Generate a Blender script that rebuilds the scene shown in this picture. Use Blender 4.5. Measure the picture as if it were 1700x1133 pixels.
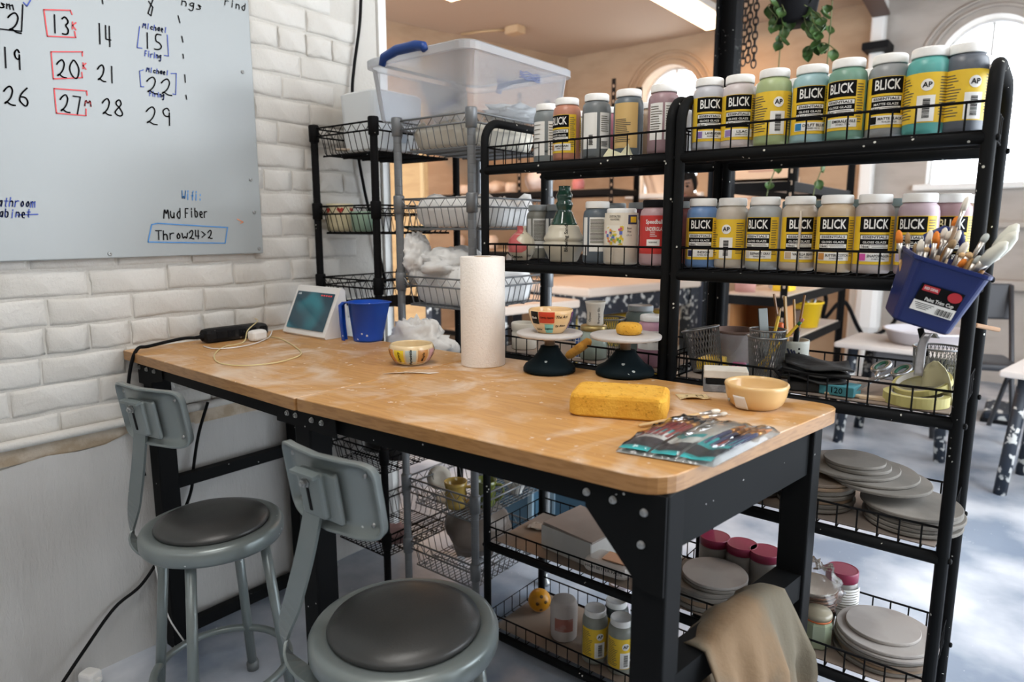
import bpy, bmesh, math, random
from mathutils import Matrix, Vector
R=random.Random(7)
PI=math.pi
for o in list(bpy.data.objects): bpy.data.objects.remove(o,do_unlink=True)
SC=bpy.context.scene; COL=SC.collection
# ------------------------------------------------------------------ camera
H=1.254; YAW=math.radians(38.4); PIT=math.radians(9.5); FPX=1133.3
cam=bpy.data.cameras.new('camera'); camo=bpy.data.objects.new('camera',cam); COL.objects.link(camo)
cam.lens=24; cam.sensor_width=36; cam.clip_start=.02; cam.clip_end=200
camo.location=(0,0,H); camo.rotation_euler=(PI/2-PIT,0,YAW)
cam.dof.use_dof=True; cam.dof.focus_distance=1.55; cam.dof.aperture_fstop=3.2
SC.camera=camo
# ------------------------------------------------------------------ sky, lamps, exposure
SC.view_settings.view_transform='Standard'; SC.view_settings.look='None'
SC.view_settings.exposure=0.12; SC.view_settings.gamma=1; SC.view_settings.use_curve_mapping=False
W=bpy.data.worlds.new('overcast_sky'); SC.world=W; W.use_nodes=True
W.node_tree.nodes['Background'].inputs[0].default_value=(.86,.93,1,1)
W.node_tree.nodes['Background'].inputs[1].default_value=6.8
def area(name,loc,size,energy,col,rot=(0,0,0)):
    l=bpy.data.lights.new(name,'AREA'); l.shape='RECTANGLE'; l.size,l.size_y=size; l.energy=energy; l.color=col
    o=bpy.data.objects.new(name,l); COL.objects.link(o); o.location=loc; o.rotation_euler=rot; return o
area('lamp_front',(-.75,.35,3.02),(.25,1.3),20,(1,.97,.92))
area('lamp_side',(.9,-.6,3.02),(.25,1.3),15,(1,.97,.92))
area('lamp_back',(-2.62,5.75,3.02),(.28,1.2),13,(1,.52,.22))
area('lamp_back_left',(-3.9,3.7,3.02),(.28,1.2),34,(1,.50,.20))
# ------------------------------------------------------------------ geometry of the photograph
_fw=Vector((-math.sin(YAW)*math.cos(PIT),math.cos(YAW)*math.cos(PIT),-math.sin(PIT)))
_rt=Vector((math.cos(YAW),math.sin(YAW),0)); _up=_rt.cross(_fw); _C=Vector((0,0,H))
def _ray(x,y): return _fw+_rt*((x-850)/FPX)-_up*((y-566.5)/FPX)
def pz(x,y,z): d=_ray(x,y); return _C+d*((z-H)/d.z)      # point at height z
def px(x,y,X): d=_ray(x,y); return _C+d*(X/d.x)          # point on a plane x = X
def py(x,y,Y): d=_ray(x,y); return _C+d*(Y/d.y)          # point on a plane y = Y
# ------------------------------------------------------------------ materials
MATS={}
def mat(name,col,rough=.55,metal=0,col2=None,nscale=8,namt=.5,bump=0,bscale=60,specks=None,alpha=1,emis=None,trans=0,stretch=None,coat=0,thr=(.45,.6),spec=.5):
    if max(col)<.03 and metal==0: spec=.06; rough=max(rough,.55); col=tuple(v*.6 for v in col)
    if name in MATS: return MATS[name]
    m=bpy.data.materials.new(name); m.use_nodes=True; nt=m.node_tree; N=nt.nodes; L=nt.links
    b=N['Principled BSDF']; b.inputs['Roughness'].default_value=rough; b.inputs['Metallic'].default_value=metal
    b.inputs['Specular IOR Level'].default_value=spec
    if coat: b.inputs['Coat Weight'].default_value=coat
    c=(*col,1); b.inputs['Base Color'].default_value=c
    tc=N.new('ShaderNodeTexCoord'); src=tc.outputs['Object']
    if stretch:
        mp=N.new('ShaderNodeMapping'); mp.inputs['Scale'].default_value=stretch; L.new(src,mp.inputs[0]); src=mp.outputs[0]
    last=None
    if col2:
        n=N.new('ShaderNodeTexNoise'); n.inputs['Scale'].default_value=nscale; n.inputs['Detail'].default_value=5; L.new(src,n.inputs['Vector'])
        r=N.new('ShaderNodeMapRange'); r.inputs[1].default_value=thr[0]; r.inputs[2].default_value=thr[1]; r.inputs[4].default_value=namt; L.new(n.outputs[0],r.inputs[0])
        x=N.new('ShaderNodeMix'); x.data_type='RGBA'; x.inputs[6].default_value=c; x.inputs[7].default_value=(*col2,1)
        L.new(r.outputs[0],x.inputs[0]); last=x.outputs[2]
    if specks:
        sc,thr_s,sc_col=specks
        v=N.new('ShaderNodeTexVoronoi'); v.inputs['Scale'].default_value=sc; L.new(tc.outputs['Object'],v.inputs['Vector'])
        n2=N.new('ShaderNodeTexNoise'); n2.inputs['Scale'].default_value=sc*.35; L.new(tc.outputs['Object'],n2.inputs['Vector'])
        a=N.new('ShaderNodeMath'); a.operation='LESS_THAN'; a.inputs[1].default_value=thr_s; L.new(v.outputs['Distance'],a.inputs[0])
        g=N.new('ShaderNodeMath'); g.operation='GREATER_THAN'; g.inputs[1].default_value=.60; L.new(n2.outputs[0],g.inputs[0])
        mu=N.new('ShaderNodeMath'); mu.operation='MULTIPLY'; L.new(a.outputs[0],mu.inputs[0]); L.new(g.outputs[0],mu.inputs[1])
        x=N.new('ShaderNodeMix'); x.data_type='RGBA'; x.inputs[6].default_value=c; x.inputs[7].default_value=(*sc_col,1)
        if last: L.new(last,x.inputs[6])
        L.new(mu.outputs[0],x.inputs[0]); last=x.outputs[2]
    if last: L.new(last,b.inputs['Base Color'])
    if bump:
        n=N.new('ShaderNodeTexNoise'); n.inputs['Scale'].default_value=bscale; n.inputs['Detail'].default_value=7; n.inputs['Roughness'].default_value=.62; L.new(src,n.inputs['Vector'])
        bp=N.new('ShaderNodeBump'); bp.inputs['Strength'].default_value=bump; bp.inputs['Distance'].default_value=.004; L.new(n.outputs[0],bp.inputs['Height']); L.new(bp.outputs[0],b.inputs['Normal'])
    if emis:
        b.inputs['Emission Color'].default_value=(*emis[0],1); b.inputs['Emission Strength'].default_value=emis[1]
    if trans: b.inputs['Transmission Weight'].default_value=trans
    if alpha<1: b.inputs['Alpha'].default_value=alpha
    MATS[name]=m; return m
def glassy(name,col,clear=.85,rough=.15,white=0):
    """thin clear plastic or pane: mostly transparent, a little gloss and, for frosted plastic, some diffuse"""
    if name in MATS: return MATS[name]
    m=bpy.data.materials.new(name); m.use_nodes=True; nt=m.node_tree; N=nt.nodes; L=nt.links
    N.remove(N['Principled BSDF']); out=N['Material Output']
    t=N.new('ShaderNodeBsdfTransparent'); t.inputs[0].default_value=(*col,1)
    g=N.new('ShaderNodeBsdfGlossy'); g.inputs['Roughness'].default_value=rough
    d=N.new('ShaderNodeBsdfDiffuse'); d.inputs[0].default_value=(.85,.87,.9,1)
    tr=N.new('ShaderNodeBsdfTranslucent'); tr.inputs[0].default_value=(.85,.87,.9,1)
    m0=N.new('ShaderNodeMixShader'); m0.inputs[0].default_value=.5; L.new(d.outputs[0],m0.inputs[1]); L.new(tr.outputs[0],m0.inputs[2])
    m1=N.new('ShaderNodeMixShader'); m1.inputs[0].default_value=white; L.new(t.outputs[0],m1.inputs[1]); L.new(m0.outputs[0],m1.inputs[2])
    lw=N.new('ShaderNodeFresnel'); lw.inputs[0].default_value=1.35
    m2=N.new('ShaderNodeMixShader'); ma=N.new('ShaderNodeMath'); ma.operation='MULTIPLY'; ma.inputs[1].default_value=1.6*(1-clear)+.5; L.new(lw.outputs[0],ma.inputs[0])
    L.new(ma.outputs[0],m2.inputs[0]); L.new(m1.outputs[0],m2.inputs[1]); L.new(g.outputs[0],m2.inputs[2]); L.new(m2.outputs[0],out.inputs[0])
    MATS[name]=m; return m
# ------------------------------------------------------------------ mesh helpers
class MB:
    def __init__(s): s.v=[]; s.f=[]; s.m=[]; s.s=[]; s.mi=0; s.T=None
    def add(s,vs,fs,smooth=False):
        o=len(s.v)
        if s.T is not None: vs=[s.T@Vector(v) for v in vs]
        s.v+= [tuple(v) for v in vs]
        for f in fs: s.f.append([i+o for i in f]); s.m.append(s.mi); s.s.append(smooth)
        return s
    def box(s,c,d,rz=0,bev=0):
        x,y,z=d[0]/2,d[1]/2,d[2]/2
        if bev:
            b=min(bev,x*.95,y*.95,z*.95); vs=[]; fs=[]
            def rr(zz,i): # outline of 8 points
                return [(x-i,-y+b,zz),(x-i,y-b,zz),(x-b,y-i,zz),(-x+b,y-i,zz),(-x+i,y-b,zz),(-x+i,-y+b,zz),(-x+b,-y+i,zz),(x-b,-y+i,zz)]
            def ins(zz): # inset outline
                return [(x-b,-y+b*1.0,zz),(x-b,y-b,zz),(x-b,y-b,zz),(-x+b,y-b,zz),(-x+b,y-b,zz),(-x+b,-y+b,zz),(-x+b,-y+b,zz),(x-b,-y+b,zz)]
            k=b*.3
            def ring(e,zz): # rounded rectangle, corner cut grows
                X,Y=x-e,y-e; q=b
                return [(X,-Y+q,zz),(X,Y-q,zz),(X-q*.3,Y-q*.3,zz),(X-q,Y,zz),(-X+q,Y,zz),(-X+q*.3,Y-q*.3,zz),(-X,Y-q,zz),(-X,-Y+q,zz),(-X+q*.3,-Y+q*.3,zz),(-X+q,-Y,zz),(X-q,-Y,zz),(X-q*.3,-Y+q*.3,zz)]
            rs=[ring(b*.9,-z),ring(k*.9,-z+k),ring(0,-z+b),ring(0,z-b),ring(k*.9,z-k),ring(b*.9,z)]
            n=12
            for r in rs: vs+=r
            for a in range(5):
                for i in range(n): fs.append((a*n+i,a*n+(i+1)%n,(a+1)*n+(i+1)%n,(a+1)*n+i))
            fs.append(tuple(range(n))[::-1]); fs.append(tuple(range(5*n,6*n)))
        else:
            vs=[(-x,-y,-z),(x,-y,-z),(x,y,-z),(-x,y,-z),(-x,-y,z),(x,-y,z),(x,y,z),(-x,y,z)]
            fs=[(3,2,1,0),(4,5,6,7),(0,1,5,4),(1,2,6,5),(2,3,7,6),(3,0,4,7)]
        M=Matrix.Translation(c)@Matrix.Rotation(rz,4,'Z') if not isinstance(rz,Matrix) else Matrix.Translation(c)@rz
        return s.add([M@Vector(v) for v in vs],fs,False)
    def tube(s,pts,r,n=8,closed=False,flat=None):
        pts=[Vector(p) for p in pts]; K=len(pts); rs=r if isinstance(r,(list,tuple)) else [r]*K
        t0=(pts[1]-pts[0]).normalized(); a=Vector((0,0,1)) if abs(t0.z)<.9 else Vector((1,0,0))
        u=t0.cross(a).normalized(); vs=[]; fs=[]
        for i,p in enumerate(pts):
            if closed: t=(pts[(i+1)%K]-pts[i-1]).normalized()
            else: t=(pts[min(i+1,K-1)]-pts[max(i-1,0)]).normalized()
            u=(u-t*u.dot(t)); u=u.normalized() if u.length>1e-6 else t.orthogonal().normalized()
            w=t.cross(u)
            for k in range(n):
                an=2*PI*k/n; vs.append(p+(u*math.cos(an)+w*math.sin(an))*rs[i])
        for i in range(K if closed else K-1):
            j=(i+1)%K
            for k in range(n): fs.append((i*n+k,i*n+(k+1)%n,j*n+(k+1)%n,j*n+k))
        if not closed: fs.append(tuple(range(n))[::-1]); fs.append(tuple(range((K-1)*n,K*n)))
        return s.add(vs,fs,n>4)
    def lathe(s,prof,n=24,c=(0,0,0),smooth=True,rib=0):
        vs=[]; fs=[]
        for r,z in prof:
            for k in range(n):
                a=2*PI*k/n; rr=r+(rib if k%2 else 0); vs.append((c[0]+rr*math.cos(a),c[1]+rr*math.sin(a),c[2]+z))
        P=len(prof)
        for i in range(P-1):
            for k in range(n): fs.append((i*n+k,i*n+(k+1)%n,(i+1)*n+(k+1)%n,(i+1)*n+k))
        if prof[0][0]>1e-5: fs.append(tuple(range(n))[::-1])
        if prof[-1][0]>1e-5: fs.append(tuple(range((P-1)*n,P*n)))
        return s.add(vs,fs,smooth)
    def prism(s,poly,z0,z1):
        n=len(poly); vs=[(x,y,z0) for x,y in poly]+[(x,y,z1) for x,y in poly]
        fs=[tuple(range(n))[::-1],tuple(range(n,2*n))]+[(i,(i+1)%n,n+(i+1)%n,n+i) for i in range(n)]
        return s.add(vs,fs)
    def sheet(s,nu,nv,fn,smooth=True,thick=0):
        vs=[Vector(fn(i/nu,j/nv)) for j in range(nv+1) for i in range(nu+1)]; w=nu+1
        fs=[(j*w+i,j*w+i+1,(j+1)*w+i+1,(j+1)*w+i) for j in range(nv) for i in range(nu)]
        if thick:
            o=len(vs); N=[Vector() for _ in vs]
            for f in fs:
                nn=(vs[f[1]]-vs[f[0]]).cross(vs[f[3]]-vs[f[0]])
                for q in f: N[q]+=nn
            vs+= [v-(N[i].normalized() if N[i].length else Vector((0,0,1)))*thick for i,v in enumerate(vs)]
            fs+= [tuple(q+o for q in f[::-1]) for f in fs]
            b=[i for i in range(w)]+[j*w+nu for j in range(1,nv+1)]+[nv*w+i for i in range(nu-1,-1,-1)]+[j*w for j in range(nv-1,0,-1)]
            for i in range(len(b)): p,q=b[i],b[(i+1)%len(b)]; fs.append((q,p,p+o,q+o))
        return s.add(vs,fs,smooth)
    def patch(s,r,a0,a1,z0,z1,n=8):
        vs=[];fs=[]
        for i in range(n+1):
            a=a0+(a1-a0)*i/n; vs+=[(r*math.cos(a),r*math.sin(a),z0),(r*math.cos(a),r*math.sin(a),z1)]
        for i in range(n): fs.append((2*i,2*i+2,2*i+3,2*i+1))
        return s.add(vs,fs,True)
    def mesh(s,name,mats):
        me=bpy.data.meshes.new(name); me.from_pydata(s.v,[],s.f)
        for m in (mats if isinstance(mats,(list,tuple)) else [mats]): me.materials.append(m)
        me.polygons.foreach_set('material_index',s.m); me.polygons.foreach_set('use_smooth',s.s)
        me.update(); return me
    def build(s,name,mats,parent=None,loc=None,rot=None):
        return link(name,s.mesh(name,mats),parent,loc,rot)
def link(name,me,parent=None,loc=None,rot=None):
    o=bpy.data.objects.new(name,me); COL.objects.link(o)
    if parent: o.parent=parent
    if loc is not None: o.location=loc
    if rot is not None: o.rotation_euler=rot if not isinstance(rot,(int,float)) else (0,0,rot)
    return o
def tag(o,label=None,cat=None,group=None,kind=None):
    if label: o['label']=label
    if cat: o['category']=cat
    if group: o['group']=group
    if kind: o['kind']=kind
    return o
def thing(name,label,cat,loc=(0,0,0),rz=0,group=None):
    o=link(name,None,None,loc,(0,0,rz) if isinstance(rz,(int,float)) else rz); return tag(o,label,cat,group)
def struct(name,mb,m,**k): return tag(mb.build(name,m,**k),kind='structure')
def relabel(o,label): o['label']=label; return o
def dup(root,loc,rz,label,group=None):
    r=root.copy(); COL.objects.link(r); r.location=loc; r.rotation_euler=(0,0,rz) if isinstance(rz,(int,float)) else rz; r['label']=label
    if group: r['group']=group
    for ch in root.children:
        c=ch.copy(); COL.objects.link(c); c.parent=r
        for g in ch.children: d=g.copy(); COL.objects.link(d); d.parent=c
    return r
_TX={}
def text2d(body,size=1,bold=0):
    """outline lettering as flat triangles, centred"""
    k=(body,bold)
    if k not in _TX:
        cu=bpy.data.curves.new('t','FONT'); cu.body=body; cu.resolution_u=2; cu.offset=bold; cu.align_x='CENTER'; cu.align_y='CENTER'
        o=bpy.data.objects.new('t',cu); COL.objects.link(o); bpy.context.view_layer.update()
        me=bpy.data.meshes.new_from_object(o.evaluated_get(bpy.context.evaluated_depsgraph_get()))
        _TX[k]=([(v.co.x,v.co.y) for v in me.vertices],[tuple(p.vertices) for p in me.polygons])
        bpy.data.objects.remove(o); bpy.data.curves.remove(cu); bpy.data.meshes.remove(me)
    vs,fs=_TX[k]; return [(x*size,y*size) for x,y in vs],fs
def text_plane(mb,body,size,M,bold=0,sx=1,w=None):
    vs,fs=text2d(body,size,bold)
    if w: ex=max(v[0] for v in vs)-min(v[0] for v in vs); sx=w/ex
    mb.add([M@Vector((x*sx,y,0)) for x,y in vs],fs)
def text_wrap(mb,body,size,a,z,rf,bold=0,w=None,vert=False,shear=0):
    """lettering wrapped on a turned surface of radius rf(z), centred at angle a"""
    vs,fs=text2d(body,size,bold)
    if w: ex=max(v[0] for v in vs)-min(v[0] for v in vs); k=w/ex
    else: k=1
    out=[]
    for x,y in vs:
        x=x*k+shear*y
        if vert: x,y=-y,x
        r=rf(z+y); an=a+x/r; out.append((r*math.cos(an),r*math.sin(an),z+y))
    mb.add(out,fs)
# ================================================================== the room
m_brick=mat('painted_brick',(.60,.585,.55),.5,col2=(.52,.50,.46),nscale=5,namt=.7,bump=1,bscale=45)
m_mortar=mat('painted_mortar',(.53,.51,.47),.6,bump=1,bscale=60)
m_plaster=mat('painted_plaster',(.49,.485,.47),.5,col2=(.42,.415,.40),nscale=3,namt=.6,bump=.8,bscale=45,stretch=(1,2,.6))
m_far=mat('far_brick_paint',(.42,.29,.185),.7,col2=(.35,.23,.14),nscale=3,namt=.6,bump=.5,bscale=14,stretch=(1,1,3))
m_farw=mat('far_brick_white',(.44,.40,.36),.7,col2=(.37,.33,.29),nscale=3,namt=.6,bump=.5,bscale=14,stretch=(1,1,3))
m_floor=mat('sealed_concrete',(.20,.25,.33),.33,col2=(.76,.78,.82),nscale=2.6,namt=.8,bump=.12,bscale=25,specks=(60,.12,(.6,.62,.65)),thr=(.38,.68))
m_ceil=mat('ceiling_paint',(.50,.38,.28),.8,bump=.1)
m_black=mat('black_metal',(.018,.019,.021),.42,specks=(85,.16,(.55,.55,.52)))
m_blackp=mat('black_plain',(.016,.016,.018),.5)
m_white=mat('white_paint',(.82,.82,.80),.5)
XW=-2.03; YE=1.77; ZC=3.12; YF=6.7
struct('floor',MB().box((-1.7,2.2,-.06),(8.4,11,.12)),m_floor)
struct('ceiling',MB().box((-2.2,2.35,ZC+.08),(7.2,9.1,.16)),m_ceil)
# left wall: core of mortar, bricks standing proud, plaster below
wl=MB(); wl.box((XW-.206,-.365,(ZC)/2+.0),(.41,4.26,ZC)); wall=struct('wall_left',wl,m_mortar)
pl=MB()
def plas(u,v):
    y=-2.4+u*(YE+2.4); z=v*(.662+.012*math.sin(y*9)+.010*math.sin(y*23+1))
    return (XW+.006+.003*math.sin(y*7+z*5),y,z)
pl.sheet(60,14,plas); pl.build('plaster',m_plaster,wall)
m_raw=mat('raw_mortar',(.42,.33,.23),.9,col2=(.6,.52,.42),nscale=14,namt=.8,bump=.8,bscale=70)
MB().box((XW+.001,-.33,.68),(.006,4.18,.05)).build('bare_mortar_band',m_raw,wall)
# brick meshes (few shapes shared by all)
def brick_mesh(seed,L):
    r=random.Random(seed); mb=MB(); h=.068
    us=[0,.012,.035,.2,.4,.6,.8,.965,.988,1]; vsn=[0,.05,.14,.5,.86,.95,1]
    def fn(u,v):
        i=round(u*9); j=round(v*6); U=us[i]; V=vsn[j]
        e=0 if i in (0,9) or j in (0,6) else (1 if i in (1,8) or j in (1,5) else 2)
        pr=(-.006,-.0022,-.0004)[e]+r.uniform(-.0012,.0012)*(e>0)
        return (pr,(U-.5)*L+r.uniform(-.003,.003)*(e>0),(V-.5)*h+r.uniform(-.0022,.0022)*(e>0)+.0018*math.sin(U*6+seed))
    mb.sheet(9,6,fn)
    return mb.mesh('brick',m_brick)
BM=[brick_mesh(i,.203) for i in range(7)]; BH=[brick_mesh(20+i,.100) for i in range(4)]
zz=.735; row=0
while zz<2.3:
    off=[0,.105,.03,.13][row%4]; yy=-.62-off; hdr=(row%6==3)
    while yy<YE-.03:
        L=.105 if hdr else .208
        yc=yy+L/2
        if yy+L>YE-.01: break
        hid=(yc<1.12 and zz>1.23)
        vis=yc>-.55
        if vis and not hid:
            o=link('brick',R.choice(BH if hdr else BM),wall,(XW+.003+R.uniform(0,.003),yc,zz+R.uniform(-.002,.002)),(R.uniform(-.008,.008),0,R.uniform(-.01,.01)))
        yy+=L
    zz+=.0745; row+=1
# end of the wall: ragged plaster edge
MB().box((XW-.02,YE+.015,1.56),(.06,.035,3.1)).build('corner_plaster',mat('corner_white',(.8,.8,.78),.6,bump=.7,bscale=25),wall)
# far wall with arched windows
def far_wall(name,x0,x1,cx,m):
    mb=MB(); r=.345; zs=2.53; zb=1.60; y0,y1=YF,YF+.35
    if cx is None: mb.box(((x0+x1)/2,(y0+y1)/2,ZC/2),(x1-x0,.35,ZC)); return struct(name,mb,m)
    n=20; arc=[(cx-r*math.cos(PI*i/n),zs+r*math.sin(PI*i/n)) for i in range(n+1)]
    hole=[(cx-r,zb)]+arc+[(cx+r,zb)]
    # faces around the hole, front and back
    for y,fl in ((y0,0),(y1,1)):
        q=[]
        q.append([(x0,0),(x1,0),(x1,zb),(x0,zb)]); q.append([(x0,zb),(cx-r,zb),(cx-r,zs),(x0,zs)]); q.append([(cx+r,zb),(x1,zb),(x1,zs),(cx+r,zs)])
        for i in range(n):
            a,b=arc[i],arc[i+1]; q.append([a,b,(b[0],ZC),(a[0],ZC)])
        q.append([(x0,zs),(cx-r,zs),(cx-r,ZC),(x0,ZC)]); q.append([(cx+r,zs),(x1,zs),(x1,ZC),(cx+r,ZC)])
        for p in q:
            vs=[(a,y,b) for a,b in p]; mb.add(vs,[(3,2,1,0) if fl else (0,1,2,3)])
    for i in range(len(hole)):
        a,b=hole[i],hole[(i+1)%len(hole)]; mb.add([(a[0],y0,a[1]),(b[0],y0,b[1]),(b[0],y1,b[1]),(a[0],y1,a[1])],[(0,1,2,3)])
    return struct(name,mb,m)
far_wall('wall_back',-5.2,-1.36,-3.28,m_far); far_wall('wall_back_right',-1.36,1.6,-.575,m_farw)
m_pane=glassy('window_glass',(.97,.985,1),.9,.05)
for i,cx in enumerate((-3.28,-.575)):
    mb=MB(); r=.345; n=20; y=YF+.2
    out=[(cx-r,1.60)]+[(cx-r*math.cos(PI*k/n),2.53+r*math.sin(PI*k/n)) for k in range(n+1)]+[(cx+r,1.60)]
    fr=MB(); fr.tube([(a,y,b) for a,b in out],.022,6,closed=True); fr.tube([(cx,y,1.6),(cx,y,2.87)],.012,6); fr.tube([(cx-r,y,2.2),(cx+r,y,2.2)],.010,6)
    win=struct('window_%d'%(i+1),fr,mat('window_frame_paint',(.75,.75,.74),.5))
    g=MB(); g.add([(a,y+.01,b) for a,b in out],[tuple(range(len(out)))[::-1]]); g.build('pane',m_pane,win)
    b=MB(); b.box((cx,YF-.02,1.575),(.86,.10,.05),bev=.01); b.build('window_sill',m_white,win)
    hood=MB()
    for rr in (.41,.47): hood.tube([(cx-rr*math.cos(PI*k/n),YF-.008,2.53+rr*math.sin(PI*k/n)) for k in range(n+1)],.016,6)
    hood.build('arch_moulding',m_far if i==0 else m_farw,win)
# angled left wall of the back room
mb=MB(); a=Vector((-4.5,6.75)); d=Vector((-.228,-.974)); b=a+d*6.2; nn=Vector((-.974,.228))*.25
mb.prism([tuple(a),tuple(a+nn),tuple(b+nn),tuple(b)],0,ZC); struct('wall_side',mb,m_far)
# pilaster pipe, ledge
struct('trim_1',MB().box((-1.36,YF-.045,ZC/2),(.11,.10,ZC),bev=.02),m_white)
struct('trim_2',MB().box((-.1,YF-.04,1.27),(2.4,.09,.05),bev=.01),m_farw)
struct('trim_3',MB().box((-.1,YF-.05,.80),(2.4,.11,.08),bev=.01),m_farw)
struct('trim_4',MB().box((-3.3,3.3,ZC-.04),(2.6,.1,.09)),m_ceil)
# black steel beam and pipes under the ceiling
st=mat('beam_black',(.02,.02,.022),.5)
mb=MB(); p0=Vector((-1.34,YF-.1,2.98)); p1=Vector((-1.15,3.6,2.98))
dd=(p1-p0); ang=math.atan2(dd.y,dd.x); c=(p0+p1)/2
mb.box(c,(dd.length,.13,.02),ang); mb.box(c+Vector((0,0,.07)),(dd.length,.02,.14),ang); mb.box(c+Vector((0,0,.14)),(dd.length,.13,.02),ang)
struct('trim_5',mb,mat('beam_brown',(.10,.06,.045),.6))
struct('trim_6',MB().tube([(-1.1,3.55,2.66),(1.6,4.1,2.72)],.09,14),st)
struct('trim_7',MB().box((-1.34,YF-.13,2.72),(.20,.24,.06),bev=.01),st)
# black column
t=thing('column','black steel column standing behind the wire shelves','column',(-1.395,3.5,0))
mb=MB(); mb.box((0,0,1.56),(.105,.012,3.1)); mb.build('web',m_black,t)
for s in (-1,1): MB().box((s*.045,0,1.56),(.014,.10,3.1)).build('flange',m_black,t)
MB().box((0,0,.008),(.2,.2,.016)).build('base_plate',m_black,t)
# whiteboard
wb=thing('whiteboard','large white dry-erase board with a handwritten calendar on brick wall','whiteboard',(XW+.012,0,0))
m_wb=mat('whiteboard_white',(.31,.335,.34),.25,col2=(.29,.315,.32),nscale=1.5,namt=.6)
MB().box((.008,.33,1.80),(.012,1.82,1.26),bev=.003).build('panel',m_wb,wb)
m_screw=mat('zinc_screw',(.35,.36,.36),.35,.8)
for (a,b) in ((1.215,1.30),(1.21,1.40),(1.225,1.185),(.78,1.182),(1.205,1.72)):
    MB().lathe([(.0055,0),(.005,.003),(.0015,.0035),(.0015,.002)],10).build('screw',m_screw,wb,(.014,a,b),(0,PI/2,0))
GL={'0':'39 17 15 33 53 65 67 49 39','1':'39 33','2':'17 28 49 58 57 45 13 24 43 63','3':'18 39 58 57 36 55 54 43 13','4':'19 15 55,49 43','5':'69 29 26 46 65 64 43 13','6':'59 27 15 24 43 54 55 46 26','7':'19 59 33','8':'46 27 28 49 58 57 25 14 33 53 64 46','9':'58 49 28 27 36 56 58 53',
'K':'19 13,59 16 53','M':'03 19 35 59 63','W':'09 13 36 53 69','F':'13 19 59,16 46','T':'09 69,39 33','B':'13 19 49 58 57 46 16,46 55 54 43 13','C':'58 39 17 15 33 54','i':'37 33,39 38','f':'59 48 43,26 56','u':'17 14 33 54 57 53','d':'59 53 33 15 37 57','b':'19 13 43 55 47 17','e':'15 55 47 27 15 33 53','r':'17 13,16 37 57','h':'19 13,16 37 56 53','o':'37 15 33 55 37','w':'07 13 35 53 67','c':'56 37 15 33 54','a':'57 37 15 33 55 57 53','l':'39 33','n':'17 13,16 37 56 53','g':'57 37 15 34 55,57 51 30 11','t':'39 34 43,17 57','m':'07 03,06 27 33,36 57 63',':':'36 37,34 33','s':'56 27 36 54 33 13','p':'17 10,16 37 55 33 14',' ':'','>':'18 56 14','|':'39 34','-':'16 56'}
def strokes(word,x,z,h,slant=.12,cell=None):
    """handwriting on the board: x is the position along the wall, z the baseline"""
    out=[]; k=h/6; cell=cell or h*.8; g=min(cell*.86/6,k*1.05); rr=random.Random(sum(map(ord,word)))
    for i,ch in enumerate(word):
        jz=rr.uniform(-.05,.05)*h
        for pl_ in GL.get(ch,'').split(','):
            q=[(int(p[0]),int(p[1])-3) for p in pl_.split()]
            if len(q)<2: continue
            pts=[(x+i*cell+a*g+b*k*slant,z+b*k+jz) for a,b in q]
            for _ in range(2 if len(pts)>3 else 0):   # round the corners (Chaikin)
                n2=[pts[0]]
                for a,b in zip(pts,pts[1:]): n2+=[(a[0]*.75+b[0]*.25,a[1]*.75+b[1]*.25),(a[0]*.25+b[0]*.75,a[1]*.25+b[1]*.75)]
                pts=n2+[pts[-1]]
            out.append(pts)
    return out
def ink(name,lists,m,r=.0017):
    mb=MB()
    for pts in lists:
        P=[Vector((.0155,a,b)) for a,b in pts]
        for i in range(len(P)-1):   # flat marker ribbon
            d=(P[i+1]-P[i]); 
            if d.length<1e-6: continue
            n=Vector((0,-d.z,d.y)).normalized()*r; e=d.normalized()*r*.7; f=Vector((.0004,0,0))
            mb.add([P[i]-e-n+f,P[i+1]+e-n+f,P[i+1]+e+n+f,P[i]-e+n+f],[(0,1,2,3)])
    return mb.build(name,m,wb)
k_ink=mat('ink_black',(.02,.02,.025),.5); r_ink=mat('ink_red',(.65,.05,.06),.5); b_ink=mat('ink_blue',(.03,.07,.38),.5); c_ink=mat('ink_cyan',(.04,.22,.55),.5); o_ink=mat('ink_orange',(.7,.25,.12),.5)
def wp(x,y): p=px(x,y,XW+.028); return (p.y,p.z)
def wl_(*pts): return [wp(*p) for p in pts]
def word(wd,x,y,hpx,slant=.12,x2=None):
    a=wp(x,y); top=wp(x,y-hpx); h=top[1]-a[1]; b=wp(x2,y) if x2 else None
    return strokes(wd,a[0],a[1],h,slant,(b[0]-a[0])/len(wd) if b else None)
def inks(name,groups,m,r=.0015):
    for g in groups: ink(name,g,m,r)
for wd,x,y,h,x2 in (('12',-20,44,34,38),('13',84,52,30,118),('14',160,72,34,188),('15',238,78,26,270),('19',2,112,34,38),('20',92,126,30,134),('21',160,133,28,196),('22',241,152,28,288),('26',4,174,32,53),('27',98,186,30,140),('28',168,190,28,207),('29',240,204,30,288)):
    ink('numeral',word(wd,x,y,h,.06,x2),k_ink,.0016)
ink('box_line',[wl_((0,48),(36,52),(38,8))],k_ink,.0015)
ink('numeral',[wl_((254,0),(250,10),(246,22),(251,26),(254,12),(247,2))],k_ink,.0015)
inks('tally_stroke',[[wl_(*q)] for q in (((296,26),(299,38)),((302,60),(304,70)),((304,90),(305,97)),((307,124),(308,137)),((309,158),(310,165)),((170,0),(171,6)))],k_ink,.0015)
inks('lettering',[word('sm',-2,11,12,.1,24),word('ngs',300,8,12,.2,336),word('rind',372,8,12,.2,408)],k_ink,.0013)
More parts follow.
